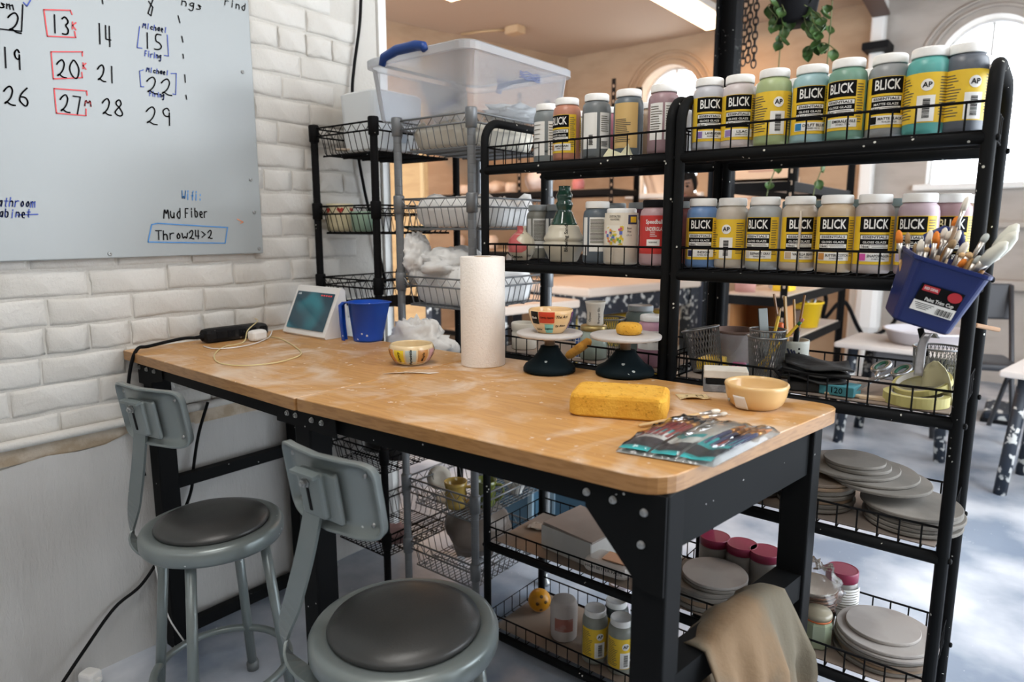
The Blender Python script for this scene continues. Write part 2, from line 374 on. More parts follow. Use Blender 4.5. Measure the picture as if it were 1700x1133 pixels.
inks('red_box',[[wl_((120,24),(117,17),(73,16),(79,60),(126,62),(124,52))],[wl_((137,93),(137,86),(85,86),(89,131),(137,129),(136,120))],[wl_((145,158),(144,151),(90,147),(94,188),(143,192),(143,181))]],r_ink,.0015)
inks('red_letter',[word('K',119,48,12,.1,129),word('K',137,114,10,.1,145),word('M',141,176,11,.1,153)],r_ink,.0015)
inks('blue_bracket',[[wl_((232,44),(228,79),(236,80))],[wl_((278,58),(280,93),(273,92))],[wl_((238,116),(232,118),(234,144),(239,144))],[wl_((284,122),(293,122),(292,157),(287,156))]],b_ink,.0012)
inks('blue_lettering',[word('Michael',237,46,9,.2,277),word('Firing',240,93,9,.15,268),word('Michael',243,119,8,.2,280),word('Firing',248,159,8,.15,273),word('Bathroom',-14,343,15,.25,59),word('Cabinet',-12,361,14,.2,52)],b_ink,.0012)
inks('blue_strike',[[wl_((30,357),(63,356))],[wl_((39,4),(45,10),(51,0))]],b_ink,.0014)
ink('cyan_lettering',word('Wifi:',302,332,15,.1,336),c_ink,.0014)
inks('wifi_lettering',[word('Mud',272,362,17,.05,302),word('Fiber',307,361,15,.05,346),word('Throw24>2',259,398,15,.05,354)],k_ink,.0016)
ink('cyan_box',[wl_((262,371),(252,373),(246,402),(374,404),(378,378),(262,371))],c_ink,.0015)
ink('orange_mark',[wl_((394,364),(404,369),(399,371))],o_ink,.0013)
# conduit pipe on the wall
t=thing('wall_conduit','cream painted conduit pipe running along wall above plaster','pipe',(XW+.02,0,.712))
MB().tube([(0,-1.6,0),(0,.6,0),(0,YE-.25,0)],.013,12).build('pipe',m_brick,t)
for y in (.35,1.35): MB().box((-.004,y,0),(.022,.02,.04),bev=.004).build('clip',m_brick,t)
# cable hanging at wall end
def bez(pts,n=8):
    """smooth curve through points (Catmull-Rom)"""
    P=[Vector(p) for p in pts]; P=[P[0]*2-P[1]]+P+[P[-1]*2-P[-2]]; out=[]
    for i in range(1,len(P)-2):
        for k in range(n):
            t=k/n; a,b,c,d=P[i-1],P[i],P[i+1],P[i+2]
            out.append(.5*((2*b)+(c-a)*t+(2*a-5*b+4*c-d)*t*t+(3*b-a-3*c+d)*t**3))
    return out+[P[-2]]
m_cable=mat('black_rubber',(.014,.014,.015),.5)
tag(MB().tube(bez([px(x,y,XW+.022) for x,y in ((606,-330),(603,-150),(600,-30),(597,40),(588,110),(585,160),(592,240),(606,320),(625,400),(640,470))]),.0055,8).build('wall_cable',m_cable),'black cable hanging down brick wall beside wire rack','cable')
# ================================================================== desks
m_wood=mat('oak_laminate',(.54,.29,.10),.42,col2=(.39,.18,.055),nscale=9,namt=.55,bump=.05,bscale=30,stretch=(1.2,14,8),thr=(.42,.66))
def smear(m):   # chalky glaze dust on the top
    nt=m.node_tree; N=nt.nodes; L=nt.links; b=N['Principled BSDF']; src=b.inputs['Base Color'].links[0].from_socket
    tc=N.new('ShaderNodeTexCoord'); n=N.new('ShaderNodeTexNoise'); n.inputs['Scale'].default_value=4.2; n.inputs['Detail'].default_value=8; n.inputs['Distortion'].default_value=2.2; L.new(tc.outputs['Object'],n.inputs[0])
    r=N.new('ShaderNodeMapRange'); r.inputs[1].default_value=.48; r.inputs[2].default_value=.78; r.inputs[4].default_value=.85; L.new(n.outputs[0],r.inputs[0])
    v=N.new('ShaderNodeTexNoise'); v.inputs['Scale'].default_value=55; v.inputs['Detail'].default_value=2; L.new(tc.outputs['Object'],v.inputs[0])
    r2=N.new('ShaderNodeMapRange'); r2.inputs[1].default_value=.69; r2.inputs[2].default_value=.72; r2.inputs[4].default_value=.75; L.new(v.outputs[0],r2.inputs[0])
    mx=N.new('ShaderNodeMath'); mx.operation='MAXIMUM'; L.new(r.outputs[0],mx.inputs[0]); L.new(r2.outputs[0],mx.inputs[1])
    x=N.new('ShaderNodeMix'); x.data_type='RGBA'; x.inputs[7].default_value=(.72,.62,.52,1); L.new(mx.outputs[0],x.inputs[0]); L.new(src,x.inputs[6]); L.new(x.outputs[2],b.inputs['Base Color'])
smear(m_wood)
m_edge=mat('oak_edge',(.36,.185,.065),.4,col2=(.24,.11,.032),nscale=7,namt=.6,stretch=(4,4,30))
m_desk=mat('desk_black',(.012,.013,.014),.38,specks=(55,.10,(.45,.45,.44)))
m_bolt=mat('bolt_zinc',(.42,.43,.43),.35,.85)
DT=.914
def quad_top(pts,rad,z0,z1):
    """rounded quadrilateral outline"""
    out=[]; n=len(pts)
    for i in range(n):
        p=Vector(pts[i]); a=(Vector(pts[i-1])-p).normalized(); b=(Vector(pts[(i+1)%n])-p).normalized(); r=rad[i]
        if r<=0: out.append(tuple(p)); continue
        s=p+a*r; e=p+b*r
        for k in range(7):
            t=k/6; out.append(tuple(s*(1-t)**2+p*2*t*(1-t)+e*t*t))
    mb=MB(); m=len(out)
    ins=[tuple(Vector(o)*.997+Vector((sum(p[0] for p in pts)/n,sum(p[1] for p in pts)/n))*.003) for o in out]
    vs=[(x,y,z0) for x,y in out]+[(x,y,z1-.0015) for x,y in out]+[(x,y,z1) for x,y in ins]
    mb.mi=1; mb.add(vs,[(i,(i+1)%m,m+(i+1)%m,m+i) for i in range(m)]+[tuple(range(m))[::-1]])
    mb.mi=0; mb.add(vs,[(m+i,m+(i+1)%m,2*m+(i+1)%m,2*m+i) for i in range(m)]+[tuple(range(2*m,3*m))])
    return mb
def bolt(t,loc,rot):
    b=MB(); b.lathe([(.0060,0),(.0060,.002),(.0046,.0025),(.0046,.005),(.0024,.0052),(.0022,.003),(0,.003)],12,smooth=False); b.build('bolt',m_bolt,t,loc,rot)
def bar(mb,a,b,w,h):
    a,b=Vector(a),Vector(b); d=b-a; mb.box((a+b)/2,(d.length,w,h),math.atan2(d.y,d.x)); return mb
LEGW=.055
P1=[(-2.018,.796),(-1.173,.774),(-1.176,1.35),(-2.018,1.35)]
P2=[(-1.170,.777),(-.388,.815),(-.290,1.395),(-1.172,1.372)]
t1=thing('workbench','long black-framed workbench with two oak tops','workbench',(-1.2,1.08,0)); t2=t1; O2=O1=Vector((-1.2,1.08,0))
for P,rad in ((P1,[.004]*4),(P2,[.004,.055,.055,.004])):
    quad_top([(p[0]-O1.x,p[1]-O1.y) for p in P],rad,DT-.026,DT).build('desktop',[m_wood,m_edge],t1)
L1=[Vector(l)-O1.xy for l in ((-1.975,.862),(-1.205,.838),(-1.975,1.31))]; L2=[L1[1],Vector((-.412,.862))-O1.xy,Vector((-.345,1.335))-O1.xy]
for l in L1+L2[1:]: MB().box((l.x,l.y,(DT-.026)/2),(LEGW,LEGW,DT-.026),bev=.004).build('leg',m_desk,t1)
zA=DT-.026
def V3(l,zz,dy=0): return (l.x,l.y+dy,zz)
for a,b in ((L1[0],L1[1]),(L1[1],L2[1])): bar(MB(),V3(a,zA-.021,-LEGW/2+.004),V3(b,zA-.021,-LEGW/2+.004),.012,.042).build('front_apron',m_desk,t1)
bar(MB(),V3(L1[2],zA-.021),V3(L2[2],zA-.021),.012,.042).build('back_apron',m_desk,t1)
bar(MB(),V3(L2[1],zA-.0475),V3(L2[2],zA-.0475),LEGW*.8,.095).build('side_apron',m_desk,t1)
bar(MB(),V3(L1[0],zA-.025),V3(L1[2],zA-.025),LEGW*.8,.05).build('side_apron',m_desk,t1)
# gussets and bolts
def gusset(t,L,sx,w,h,bz):
    """triangular corner plate on the front face"""
    x=L.x; y=L.y-LEGW/2-.006-(.0012 if sx>0 else 0); z=DT-.026
    poly=[(x-sx*LEGW/2,z),(x-sx*LEGW/2,z-h),(x+sx*LEGW/2*.2,z-h),(x+sx*(LEGW/2+w),z-.046),(x+sx*(LEGW/2+w),z)]
    if sx>0: poly=poly[::-1]
    b=MB(); b.T=Matrix(((1,0,0,0),(0,0,1,0),(0,1,0,0),(0,0,0,1))); b.prism(poly,y-.003,y+.001); b.build('gusset',m_desk,t)
    for bx,bzz in bz: bolt(t,(bx,y-.003,bzz),(PI/2,0,0))
g=L2[1]; gusset(t2,g,-1,.075,.15,[(g.x-.005,DT-.056),(g.x-.008,DT-.105),(g.x-.055,DT-.050),(g.x-.10,DT-.049)])
g=L1[0]; gusset(t1,g,1,.09,.07,[(g.x-.015,DT-.05),(g.x+.03,DT-.05),(g.x+.075,DT-.05)])
g=L1[1]; gusset(t1,g,-1,.05,.045,[(g.x-.035,DT-.048),(g.x-.005,DT-.048)]); gusset(t1,g,1,.10,.045,[(g.x+.052,DT-.048),(g.x+.085,DT-.048)])
# wall-side stretchers of the left desk and right stretcher of the other
f=MB(); f.box((L1[0].x,(L1[0].y+L1[2].y)/2,.51),(.03,L1[2].y-L1[0].y,.035)); f.build('stretcher',m_desk,t1)
f=MB(); f.box((L1[0].x,(L1[0].y+L1[2].y)/2,.045),(.03,L1[2].y-L1[0].y,.035)); f.build('stretcher',m_desk,t1)
f=MB(); bar(f,(L2[1].x,L2[1].y,.565),(L2[2].x,L2[2].y,.565),.05,.05); f.build('stretcher',m_desk,t2)
# ================================================================== stools
m_stool=mat('grey_enamel',(.20,.235,.235),.32,.35,col2=(.24,.27,.27),nscale=6,namt=.6,specks=(38,.10,(.62,.66,.66)))
m_pad=mat('black_vinyl',(.035,.037,.037),.33,bump=.12,bscale=240,col2=(.06,.06,.06),nscale=5)
def stool(label,c,zs,r,B,P,thn,legrot,b0,bm):
    t=thing('metal_stool',label,'stool',(c[0],c[1],0)); O=Vector((c[0],c[1],0))
    mb=MB(); mb.lathe([(r-.03,zs-.045),(r-.004,zs-.042),(r,zs-.034),(r,zs-.012),(r-.005,zs-.003),(r-.014,zs),(r-.03,zs-.001),(r-.034,zs-.004),(.02,zs-.006),(0,zs-.006)],48); mb.build('seat_pan',m_stool,t)
    q=r-.033; mb=MB(); mb.lathe([(q-.004,zs-.006),(q,zs+.002),(q-.004,zs+.009),(q-.025,zs+.018),(q*.6,zs+.025),(q*.3,zs+.027),(0,zs+.0275)],48); mb.build('seat_pad',m_pad,t)
    for k in range(4):
        a=legrot+k*PI/2; u=Vector((math.cos(a),math.sin(a),0))
        mb=MB(); mb.tube([u*(r-.045)+Vector((0,0,zs-.02)),u*(r+.01)+Vector((0,0,0.012))],.0125,12); lg=mb.build('leg',m_stool,t)
        mb=MB(); mb.lathe([(.016,0),(.017,.02),(.0135,.03)],14,tuple(u*(r+.011))); mb.build('foot',mat('stool_foot',(.12,.13,.13),.5),lg)
    fr=r-.005; mb=MB(); mb.tube([(fr*math.cos(2*PI*i/40),fr*math.sin(2*PI*i/40),.14) for i in range(40)],.010,10,closed=True); mb.build('foot_ring',m_stool,t)
    # back support: flat bent bar
    B=Vector(B)-O; P=Vector(P)-O; n=Vector((math.cos(thn),math.sin(thn),0)); tg=Vector((-n.y,n.x,0))
    top=P+n*.010
    inward=Vector((-B.x,-B.y,0)).normalized()
    b0=Vector(b0)-O
    path=bez([tuple(b0*.45)[:2]+(zs-.056,),tuple(b0),tuple(Vector(bm)-O),tuple(B),tuple(B.lerp(top,.3)),tuple(B.lerp(top,.65)),tuple(top)[:2]+(P.z+.03,)],6)
    mb=MB(); K=len(path); vs=[]; fs=[]
    for i,p in enumerate(path):
        d=(path[min(i+1,K-1)]-path[max(i-1,0)]).normalized(); k=i/(K-1)
        rad=Vector((-inward.y,inward.x,0)); w0=rad if rad.dot(tg)>0 else -rad
        f=min(1,max(0,(k-.25)/.4)); w=(w0*(1-f)+tg*f); w=(w-d*w.dot(d)).normalized()*.021; nn=d.cross(w).normalized()*.003
        vs+=[p-w-nn,p+w-nn,p+w+nn,p-w+nn]
    for i in range(K-1):
        for q_ in range(4): fs.append((i*4+q_,i*4+(q_+1)%4,i*4+4+(q_+1)%4,i*4+4+q_))
    fs+=[(3,2,1,0),(K*4-4,K*4-3,K*4-2,K*4-1)]
    mb.add(vs,fs); mb.build('back_bar',m_stool,t)
    # curved back plate, local x = tangent, y = outward
    M=Matrix.Translation(P)@Matrix.Rotation(thn-PI/2,4,'Z')@Matrix.Rotation(math.radians(10),4,'X')
    M=Matrix.Translation(P)@Matrix(((tg.x,n.x,0,0),(tg.y,n.y,0,0),(0,0,1,0),(0,0,0,1)))@Matrix.Rotation(math.radians(-9),4,'X')
    W2,H2,rc=.120,.070,.026
    def out(k,e):
        a=2*PI*k/48; c_,s_=math.cos(a),math.sin(a); x=max(-1,min(1,c_*1.9)); 
        X=W2-e; Z=H2-e; q=rc
        # superellipse-like rounded rectangle
        p=(abs(c_)**(.28))*(1 if c_>=0 else -1); v=(abs(s_)**(.28))*(1 if s_>=0 else -1)
        return X*p,Z*v
    def surf(x,z,o): return M@Vector((x,o-(x/W2)**2*.022,z))
    mb=MB(); vs=[];fs=[]; rings=[(0,.011),(.003,.013),(.006,.010),(.008,.001)]
    for e,o in rings: vs+=[surf(*out(k,e),o) for k in range(48)]
    nr=len(rings)
    for sc in (.75,.5,.25): vs+=[surf(out(k,.008)[0]*sc,out(k,.008)[1]*sc,0) for k in range(48)]
    vs.append(surf(0,0,0)); nr+=3
    for i in range(nr-1):
        for k in range(48): fs.append((i*48+k,i*48+(k+1)%48,(i+1)*48+(k+1)%48,(i+1)*48+k))
    for k in range(48): fs.append(((nr-1)*48+k,(nr-1)*48+(k+1)%48,nr*48))
    o=len(vs)   # front skin
    for e,oo in ((0,.011),(.002,-.002),): vs+=[surf(*out(k,e),oo) for k in range(48)]
    for sc in (.7,.4): vs+=[surf(out(k,.002)[0]*sc,out(k,.002)[1]*sc,-.003) for k in range(48)]
    vs.append(surf(0,0,-.003))
    for i in range(3):
        for k in range(48): fs.append((o+i*48+(k+1)%48,o+i*48+k,o+(i+1)*48+k,o+(i+1)*48+(k+1)%48))
    for k in range(48): fs.append((o+144+(k+1)%48,o+144+k,len(vs)-1))
    mb.add(vs,fs,True); bp=mb.build('backrest',m_stool,t)
    for sx in (-1,1):
        for sz in (-1,1):
            mb=MB(); mb.lathe([(.005,0),(.0045,.003),(.002,.0045),(0,.0048)],10); mb.build('rivet',m_bolt,bp,surf(sx*.093,sz*.044,.001),M.to_3x3().to_4x4()@Matrix.Rotation(-PI/2,4,'X') and (M.to_3x3().to_4x4()@Matrix.Rotation(-PI/2,4,'X')).to_euler())
    mb=MB(); mb.T=M; mb.box((-.012,.012,.0),(.062,.018,.085),bev=.006); mb.box((-.012,.024,.040),(.062,.014,.006)); mb.build('bracket',m_stool,t)
    mb=MB(); mb.T=M; mb.box((.022,.006,-.004),(.05,.010,.092),bev=.005); mb.build('bracket_flange',m_stool,t)
    mb=MB(); mb.T=M; mb.box((-.016,.0215,-.008),(.006,.002,.042)); mb.build('slot',m_blackp,t)
    mb=MB(); mb.T=M@Matrix.Translation((-.018,.021,.022))@Matrix.Rotation(-PI/2,4,'X'); mb.lathe([(.010,0),(.010,.002),(.0075,.002),(.0075,.007),(.004,.0075),(.004,.011),(0,.0115)],6,smooth=False); mb.build('clamp_bolt',m_bolt,t)
    return t
def seat_c(x,y,z): p=pz(x,y,z); return (p.x,p.y)
c1=seat_c(353,866,.53); B1=pz(219,878,.505); D1=_ray(245,690); PL1=_C+D1*((.832-H)/D1.z)
stool('grey metal stool with black padded seat tucked nearest the brick wall',c1,.53,.167,B1,PL1,math.radians(279),math.radians(38),pz(278,921,.452),pz(238,914,.468))
c2=seat_c(672,1034,.535); B2=pz(472,1058,.51); D2=_ray(540,815); PL2=_C+D2*((.825-H)/D2.z)
stool('grey metal stool with black padded seat in front of the desk seam',c2,.535,.173,B2,PL2,math.radians(271),math.radians(38),pz(575,1136,.455),pz(505,1118,.472))
# ================================================================== cloth over the desk stretcher
m_cloth=mat('tan_canvas',(.125,.105,.072),.9,col2=(.20,.125,.065),nscale=5,namt=.9,bump=.6,bscale=45)
S0=Vector((L2[1].x+O2.x,L2[1].y+O2.y)); S1=Vector((L2[2].x+O2.x,L2[2].y+O2.y)); sd=(S1-S0).normalized(); sn=Vector((sd.y,-sd.x))
def cl(u,v):
    # u along the stretcher, v over it: 0 front hem (outer), 1 back hem
    al=.10+u*.27; bump=.018*math.sin(min(1,max(0,(u-.1)/.9))*PI)**.8
    w=(v-.42)
    ztop=.5955+bump
    wr=.016*math.sin(u*11+v*7)+.009*math.sin(u*27+2-v*12)+.006*math.sin(u*6-v*20)
    if v<.42:
        k=(.42-v)/.42; off=.026+.05*min(1,k*3)**.7+.02*k+wr*min(1,k*2); z=ztop-.30*max(0,k-.06)-(.02 if k>.05 else 0)
    else:
        k=(v-.42)/.58; off=.026-.052*min(1,k*6)-.035*min(1,k*2)-wr*min(1,k*2); z=ztop-.30*max(0,k-.08)
    al2=al+.02*math.sin(v*7)*(1 if u>.5 else -1)*.4
    p=S0+sd*al2+sn*off; return (p.x,p.y,z)
mb=MB(); mb.sheet(30,36,cl,thick=.003); tag(mb.build('draped_cloth',m_cloth),'tan canvas cloth draped over the low bar of the desk','cloth')
# ================================================================== black wire shelf units
m_sh=mat('shelf_black',(.016,.017,.018),.4,specks=(70,.17,(.55,.55,.5)))
m_wire=mat('wire_black',(.014,.014,.015),.45)
YA,YB=1.46,1.74; RT=.0115
def shelf_unit(label,x0,x1,zs,top):
    t=thing('wire_shelf_unit',label,'shelf unit',(x0,YA,0)); w=x1-x0; d=YB-YA
    for x in (0,w):
        r=.055; pts=[(x,0,0),(x,0,top-r-.2),(x,0,top-r)]
        for k in range(1,7): a=PI/2*k/6; pts.append((x,r-r*math.cos(a),top-r+r*math.sin(a)))
        for k in range(0,7): a=PI/2*k/6; pts.append((x,d-r+r*math.sin(a),top-r+r*math.cos(a)))
        pts+=[(x,d,top-r-.2),(x,d,0)]
        MB().tube(pts,RT,12).build('side_frame',m_sh,t)
    for z in zs:
        # rails
        for y in (0,d): MB().tube([(RT*.5,y,z),(w-RT*.5,y,z)],RT,12).build('rail',m_sh,t)
        b=MB(); wr=.0017; zt=z+.062; zd=z+.012
        loop=[(0,0),(w,0),(w,d),(0,d)]
        b.tube([(a,c,zt) for a,c in loop],.0026,5,closed=True); b.tube([(a,c,zd) for a,c in loop],.0026,5,closed=True)
        n=15
        for i in range(1,n):
            x=w*i/n
            for y in (0,d): b.tube([(x,y,z+.006),(x,y,zt)],wr,4)
            b.tube([(x,0,zd),(x,d,zd)],wr,4)
        for i in range(1,7):
            y=d*i/7
            for x in (0,w): b.tube([(x,y,zd),(x,y,zt)],wr,4)
            b.tube([(0,y,zd-.003),(w,y,zd-.003)],.0024,4)
        b.build('wire_basket',m_wire,t)
    for z in zs:
        for x,s in ((0,-1),(w,1)):
            for y in (0,d): MB().lathe([(.006,0),(.006,.004),(.003,.006),(0,.006)],8).build('bolt',m_sh,t,(x+s*RT*.9,y,z),(0,s*PI/2,0))
    return t
ZS=[1.405,1.145,.893,.628,.31,.03]
xL0,xL1,xR0,xR1=-1.252,-.704,-.680,-.112
shelf_unit('black tube shelf unit, the one beside the grey wire rack',xL0,xL1,ZS,1.535)
shelf_unit('black tube shelf unit, the right one with the blue brush cup',xR0,xR1,ZS,1.535)
DK=[z+.0175 for z in ZS]   # standing surface of each shelf
# ================================================================== grey and black wire racks
def wire_rack(label,x0,x1,y0,y1,zs,top,m,mc):
    t=thing('wire_rack',label,'wire rack',(x0,y0,0)); w=x1-x0; d=y1-y0
    for x in (0,w):
        for y in (0,d):
            pr=[]; z=.05
            while z<top-.02: pr+=[(.0122,z),(.0122,z+.0225),(.0117,z+.0235),(.0117,z+.0250)]; z+=.0255
            MB().lathe(pr+[(.0122,top),(.006,top+.003)],14,(x,y,0),smooth=False).build('post',m,t)
            f=MB(); f.lathe([(.006,0),(.018,.004),(.018,.014),(.006,.03),(.006,.05)],12,(x,y,0)); f.build('levelling_foot',mat('foot_chrome',(.35,.36,.36),.35,.7),t)
    for zi,z in enumerate(zs):
        b=MB(); wr=.0017; hz=.026
        for x in (0,w):
            for y in (0,d): b.lathe([(.0125,-.032),(.0165,-.03),(.0175,.02),(.0150,.024)],12,(x,y,z))
        loops=[((.012,0),(w-.012,0)),((w,.012),(w,d-.012)),((w-.012,d),(.012,d)),((0,d-.012),(0,.012))]
        for (a,c) in loops:
            a,c=Vector((*a,0)),Vector((*c,0)); D=c-a; inn=Vector((-D.y,D.x,0)).normalized()
            for zz,r in ((z+.012,.003),(z-hz+.012,.003)): b.tube([a+Vector((0,0,zz)),c+Vector((0,0,zz))],r,6)
            k=max(4,int(D.length/.022)); k+=k%2
            b.tube([a+D*(i/k)+Vector((0,0,z+.012-(hz if i%2 else 0))) for i in range(k+1)],wr,4)
            k=max(5,int(D.length/.026))
            for i in range(1,k):
                p=a+D*(i/k); f=i/k
                b.tube([p+Vector((0,0,z-hz+.012)),p+inn*.014+Vector((0,0,z-.070)),p+inn*.022+Vector((0,0,z-.075)),p+inn*.05+Vector((0,0,z-.075))],wr,4)
        zb=z-.075; ii=.02
        k=int(w/.016)
        for i in range(k+1): x=ii+(w-2*ii)*i/k; b.tube([(x,ii,zb),(x,d-ii,zb)],wr,4)
        for i in range(5): y=ii+(d-2*ii)*i/4; b.tube([(ii,y,zb-.003),(w-ii,y,zb-.003)],.0026,4)
        b.build('wire_shelf',m,t)
    return t
m_grey=mat('rack_grey',(.17,.18,.19),.4,.3)
m_rblk=mat('rack_black',(.013,.013,.014),.45,specks=(60,.13,(.4,.4,.38)))
GX0,GX1,GY0,GY1=-1.602,-1.302,1.462,1.835
BX0,BX1,BY0,BY1=-1.992,-1.690,1.445,1.815
wire_rack('grey wire rack beside the paper towel roll',GX0,GX1,GY0,GY1,[1.555,1.325,1.09,.43,.21],1.575,m_grey,m_grey)
wire_rack('black wire rack in the corner against the brick wall',BX0,BX1,BY0,BY1,[1.565,1.31,1.07,.50,.20],1.585,m_rblk,m_rblk)
# ================================================================== glaze jars
m_lid=mat('lid_white',(.86,.86,.84),.45,col2=(.74,.75,.74),nscale=30,namt=.6,bump=.1,bscale=120)
m_yel=mat('label_yellow',(.78,.52,.03),.45); m_lk=mat('label_black',(.012,.012,.013),.4); m_lw=mat('label_white',(.80,.80,.77),.45); m_tx=mat('label_grey_print',(.10,.09,.06),.5)
JR=.0358
def jar_profile(r=JR,h=.155):
    s=h/.155
    return [(r*.90,0),(r*.97,.003*s),(r,.008*s),(r,.112*s),(r*.985,.121*s),(r*.93,.130*s),(r*.84,.1335*s),(r*.80,.135*s),(r*.80,.1375*s)]
def lid_mesh(r,h,m):
    mb=MB(); z=h*.887
    mb.lathe([(r*.74,z),(r*.845,z),(r*.85,z+.002),(r*.85,h-.0035),(r*.82,h-.001),(r*.79,h),(r*.76,h-.0012),(0,h-.0012)],48,rib=0); return mb.mesh('lid',m)
LIDM=lid_mesh(JR,.155,m_lid)
def J(c): return mat('glaze_%02x%02x%02x'%tuple(int(v*255) for v in c),c,.38,col2=tuple(v*.85 for v in c),nscale=20,namt=.6)
def barcode(mb,r,a,z,vert=True,seed=1):
    rr=random.Random(seed); y=0
    while y<.034:
        w=rr.choice((.0008,.0012,.0020)); mb.patch(r,a-.16,a+.16,z+y,z+y+w,4); y+=w+rr.choice((.0008,.0014))
def front_label(name,code,sw,kind='GLOSS GLAZE'):
    """yellow, black and white front and back label of a pint glaze jar; angle 0 is the front"""
    mb=MB(); r=JR+.0004; z0,z1=.018,.112; D=math.radians
    mb.mi=0; mb.patch(r,D(-74),D(74),z0,z1,22); mb.patch(r,D(100),D(262),z0+.002,z1-.004,24)
    mb.mi=1; mb.patch(r+.0003,D(-50),D(42),.081,z1-.001,14); mb.patch(r+.0003,D(-46),D(40),.058,.065,12); mb.patch(r+.0003,D(-46),D(40),.0445,.0485,12); mb.patch(r+.0002,D(-47),D(41),.044,.0765,12)
    mb.mi=2; mb.patch(r+.0005,D(-45),D(39),.0675,.0750,12); mb.patch(r+.0005,D(-45),D(-18),.0495,.0570,6); mb.patch(r+.0005,D(-17),D(39),.0495,.0570,8)
    mb.patch(r+.0005,D(-50),D(50),.024,.0405,14)
    mb.mi=4; mb.patch(r+.0008,D(-47),D(-26),.0255,.039,4)
    mb.mi=2; text_wrap(mb,'BLICK',.026,D(-3),.0958,lambda z:r+.0009,.018,w=.046)
    text_wrap(mb,kind,.0058,D(-3),.0612,lambda z:r+.0009,.015,w=.044)
    mb.mi=1; text_wrap(mb,'ESSENTIALS',.0066,D(-3),.0710,lambda z:r+.0010,.02,w=.046)
    text_wrap(mb,'16oz',.0075,D(-31),.0530,lambda z:r+.0010,.02,w=.014)
    text_wrap(mb,name,.0072,D(12),.0345,lambda z:r+.0010,.02,w=min(.044,.0046*len(name)))
    text_wrap(mb,code,.0048,D(10),.0285,lambda z:r+.0010,0,w=.026)
    mb.mi=3
    for i,(a,b) in enumerate(((-14,30),(-10,36))): mb.patch(r+.0009,D(a),D(b),.0542-.003*i,.0552-.003*i,4)
    rr=random.Random(len(name))
    for i in range(15):
        z=.103-.005*i
        if z<.024: break
        mb.patch(r+.0004,D(46),D(46+rr.uniform(16,24)),z,z+.0016,3)
    # back: seal, bar code, lines of print
    rr=random.Random(3)
    for i in range(15):
        z=.098-.0050*i; mb.patch(r+.0004,D(104),D(rr.uniform(136,158)),z,z+.0017,5)
        if z>.03: mb.patch(r+.0004,D(226),D(rr.uniform(246,258)),z,z+.0017,4)
    mb.mi=2; mb.patch(r+.0005,D(168),D(215),.022,.068,8)
    def disc(a,z,R_,ro):
        vs=[(0,0)]+[(R_*math.cos(2*PI*k/20),R_*math.sin(2*PI*k/20)) for k in range(20)]
        out=[]
        for x,y in vs: an=a+x/ro; out.append((ro*math.cos(an),ro*math.sin(an),z+y))
        mb.add(out,[(0,i+1,(i+1)%20+1) for i in range(20)])
    disc(D(192),.086,.0105,r+.0008); mb.mi=1; text_wrap(mb,'AP',.013,D(192),.086,lambda z:r+.0013,.02)
    barcode(mb,r+.0009,D(193),.028)
    return mb.mesh('label',[m_yel,m_lk,m_lw,m_tx,sw])
ORD=('first','second','third','fourth','fifth','sixth','seventh','eighth','ninth')
JOBS={}
def glaze_jar(x,y,z,col,label,lab=None,rot=0,r=JR,h=.155,lid=None,group='glaze jars on the wire shelves',glab=None,name='glaze_jar'):
    x=min(max(x,xR0+.033),xR1-.040) if x>(xL1+xR0)/2 else min(max(x,xL0+.04),xL1-.040)
    t=thing(name,label,'jar',(x,y,z),rot,group)
    key=('b',col,round(r,4),round(h,4))
    if key not in JOBS: JOBS[key]=MB().lathe(jar_profile(r,h),32).mesh('body',J(col))
    link('body',JOBS[key],t)
    if lid is None and r==JR and h==.155: link('lid',LIDM,t)
    else: link('lid',lid_mesh(r,h,lid or m_lid),t)
    if lab: link('label',lab,t)
    return t
def face(x,y,deg): return math.atan2(-y,-x)+math.radians(deg)   # label turned towards the photographer, then by deg
def plain_label(key,col,parts,r=JR):
    """simple wrapped paper label: parts = [(colour,a0,a1,z0,z1)], text list"""
    mb=MB(); mats=[]; D=math.radians
    for i,p in enumerate(parts):
        if p[0]=='T':
            _,m,body,size,a,z,w=p
            if m not in mats: mats.append(m)
            mb.mi=mats.index(m); text_wrap(mb,body,size,D(a),z,lambda q:r+.0016,.015,w=w)
        elif p[0]=='L':
            _,m,a0,a1,za,zb,n,seed=p
            if m not in mats: mats.append(m)
            mb.mi=mats.index(m); rr=random.Random(seed)
            for k in range(n):
                z=zb-(zb-za)*k/n; mb.patch(r+.0012,D(a0),D(a1-rr.uniform(0,(a1-a0)*.3)),z-.0016,z,5)
        else:
            m,a0,a1,za,zb=p
            if m not in mats: mats.append(m)
            mb.mi=mats.index(m); mb.patch(r+.0003+.00025*i,D(a0),D(a1),za,zb,12)
    return mb.mesh('label',mats)
def S(n,c): return mat('swatch_'+n,c,.5)
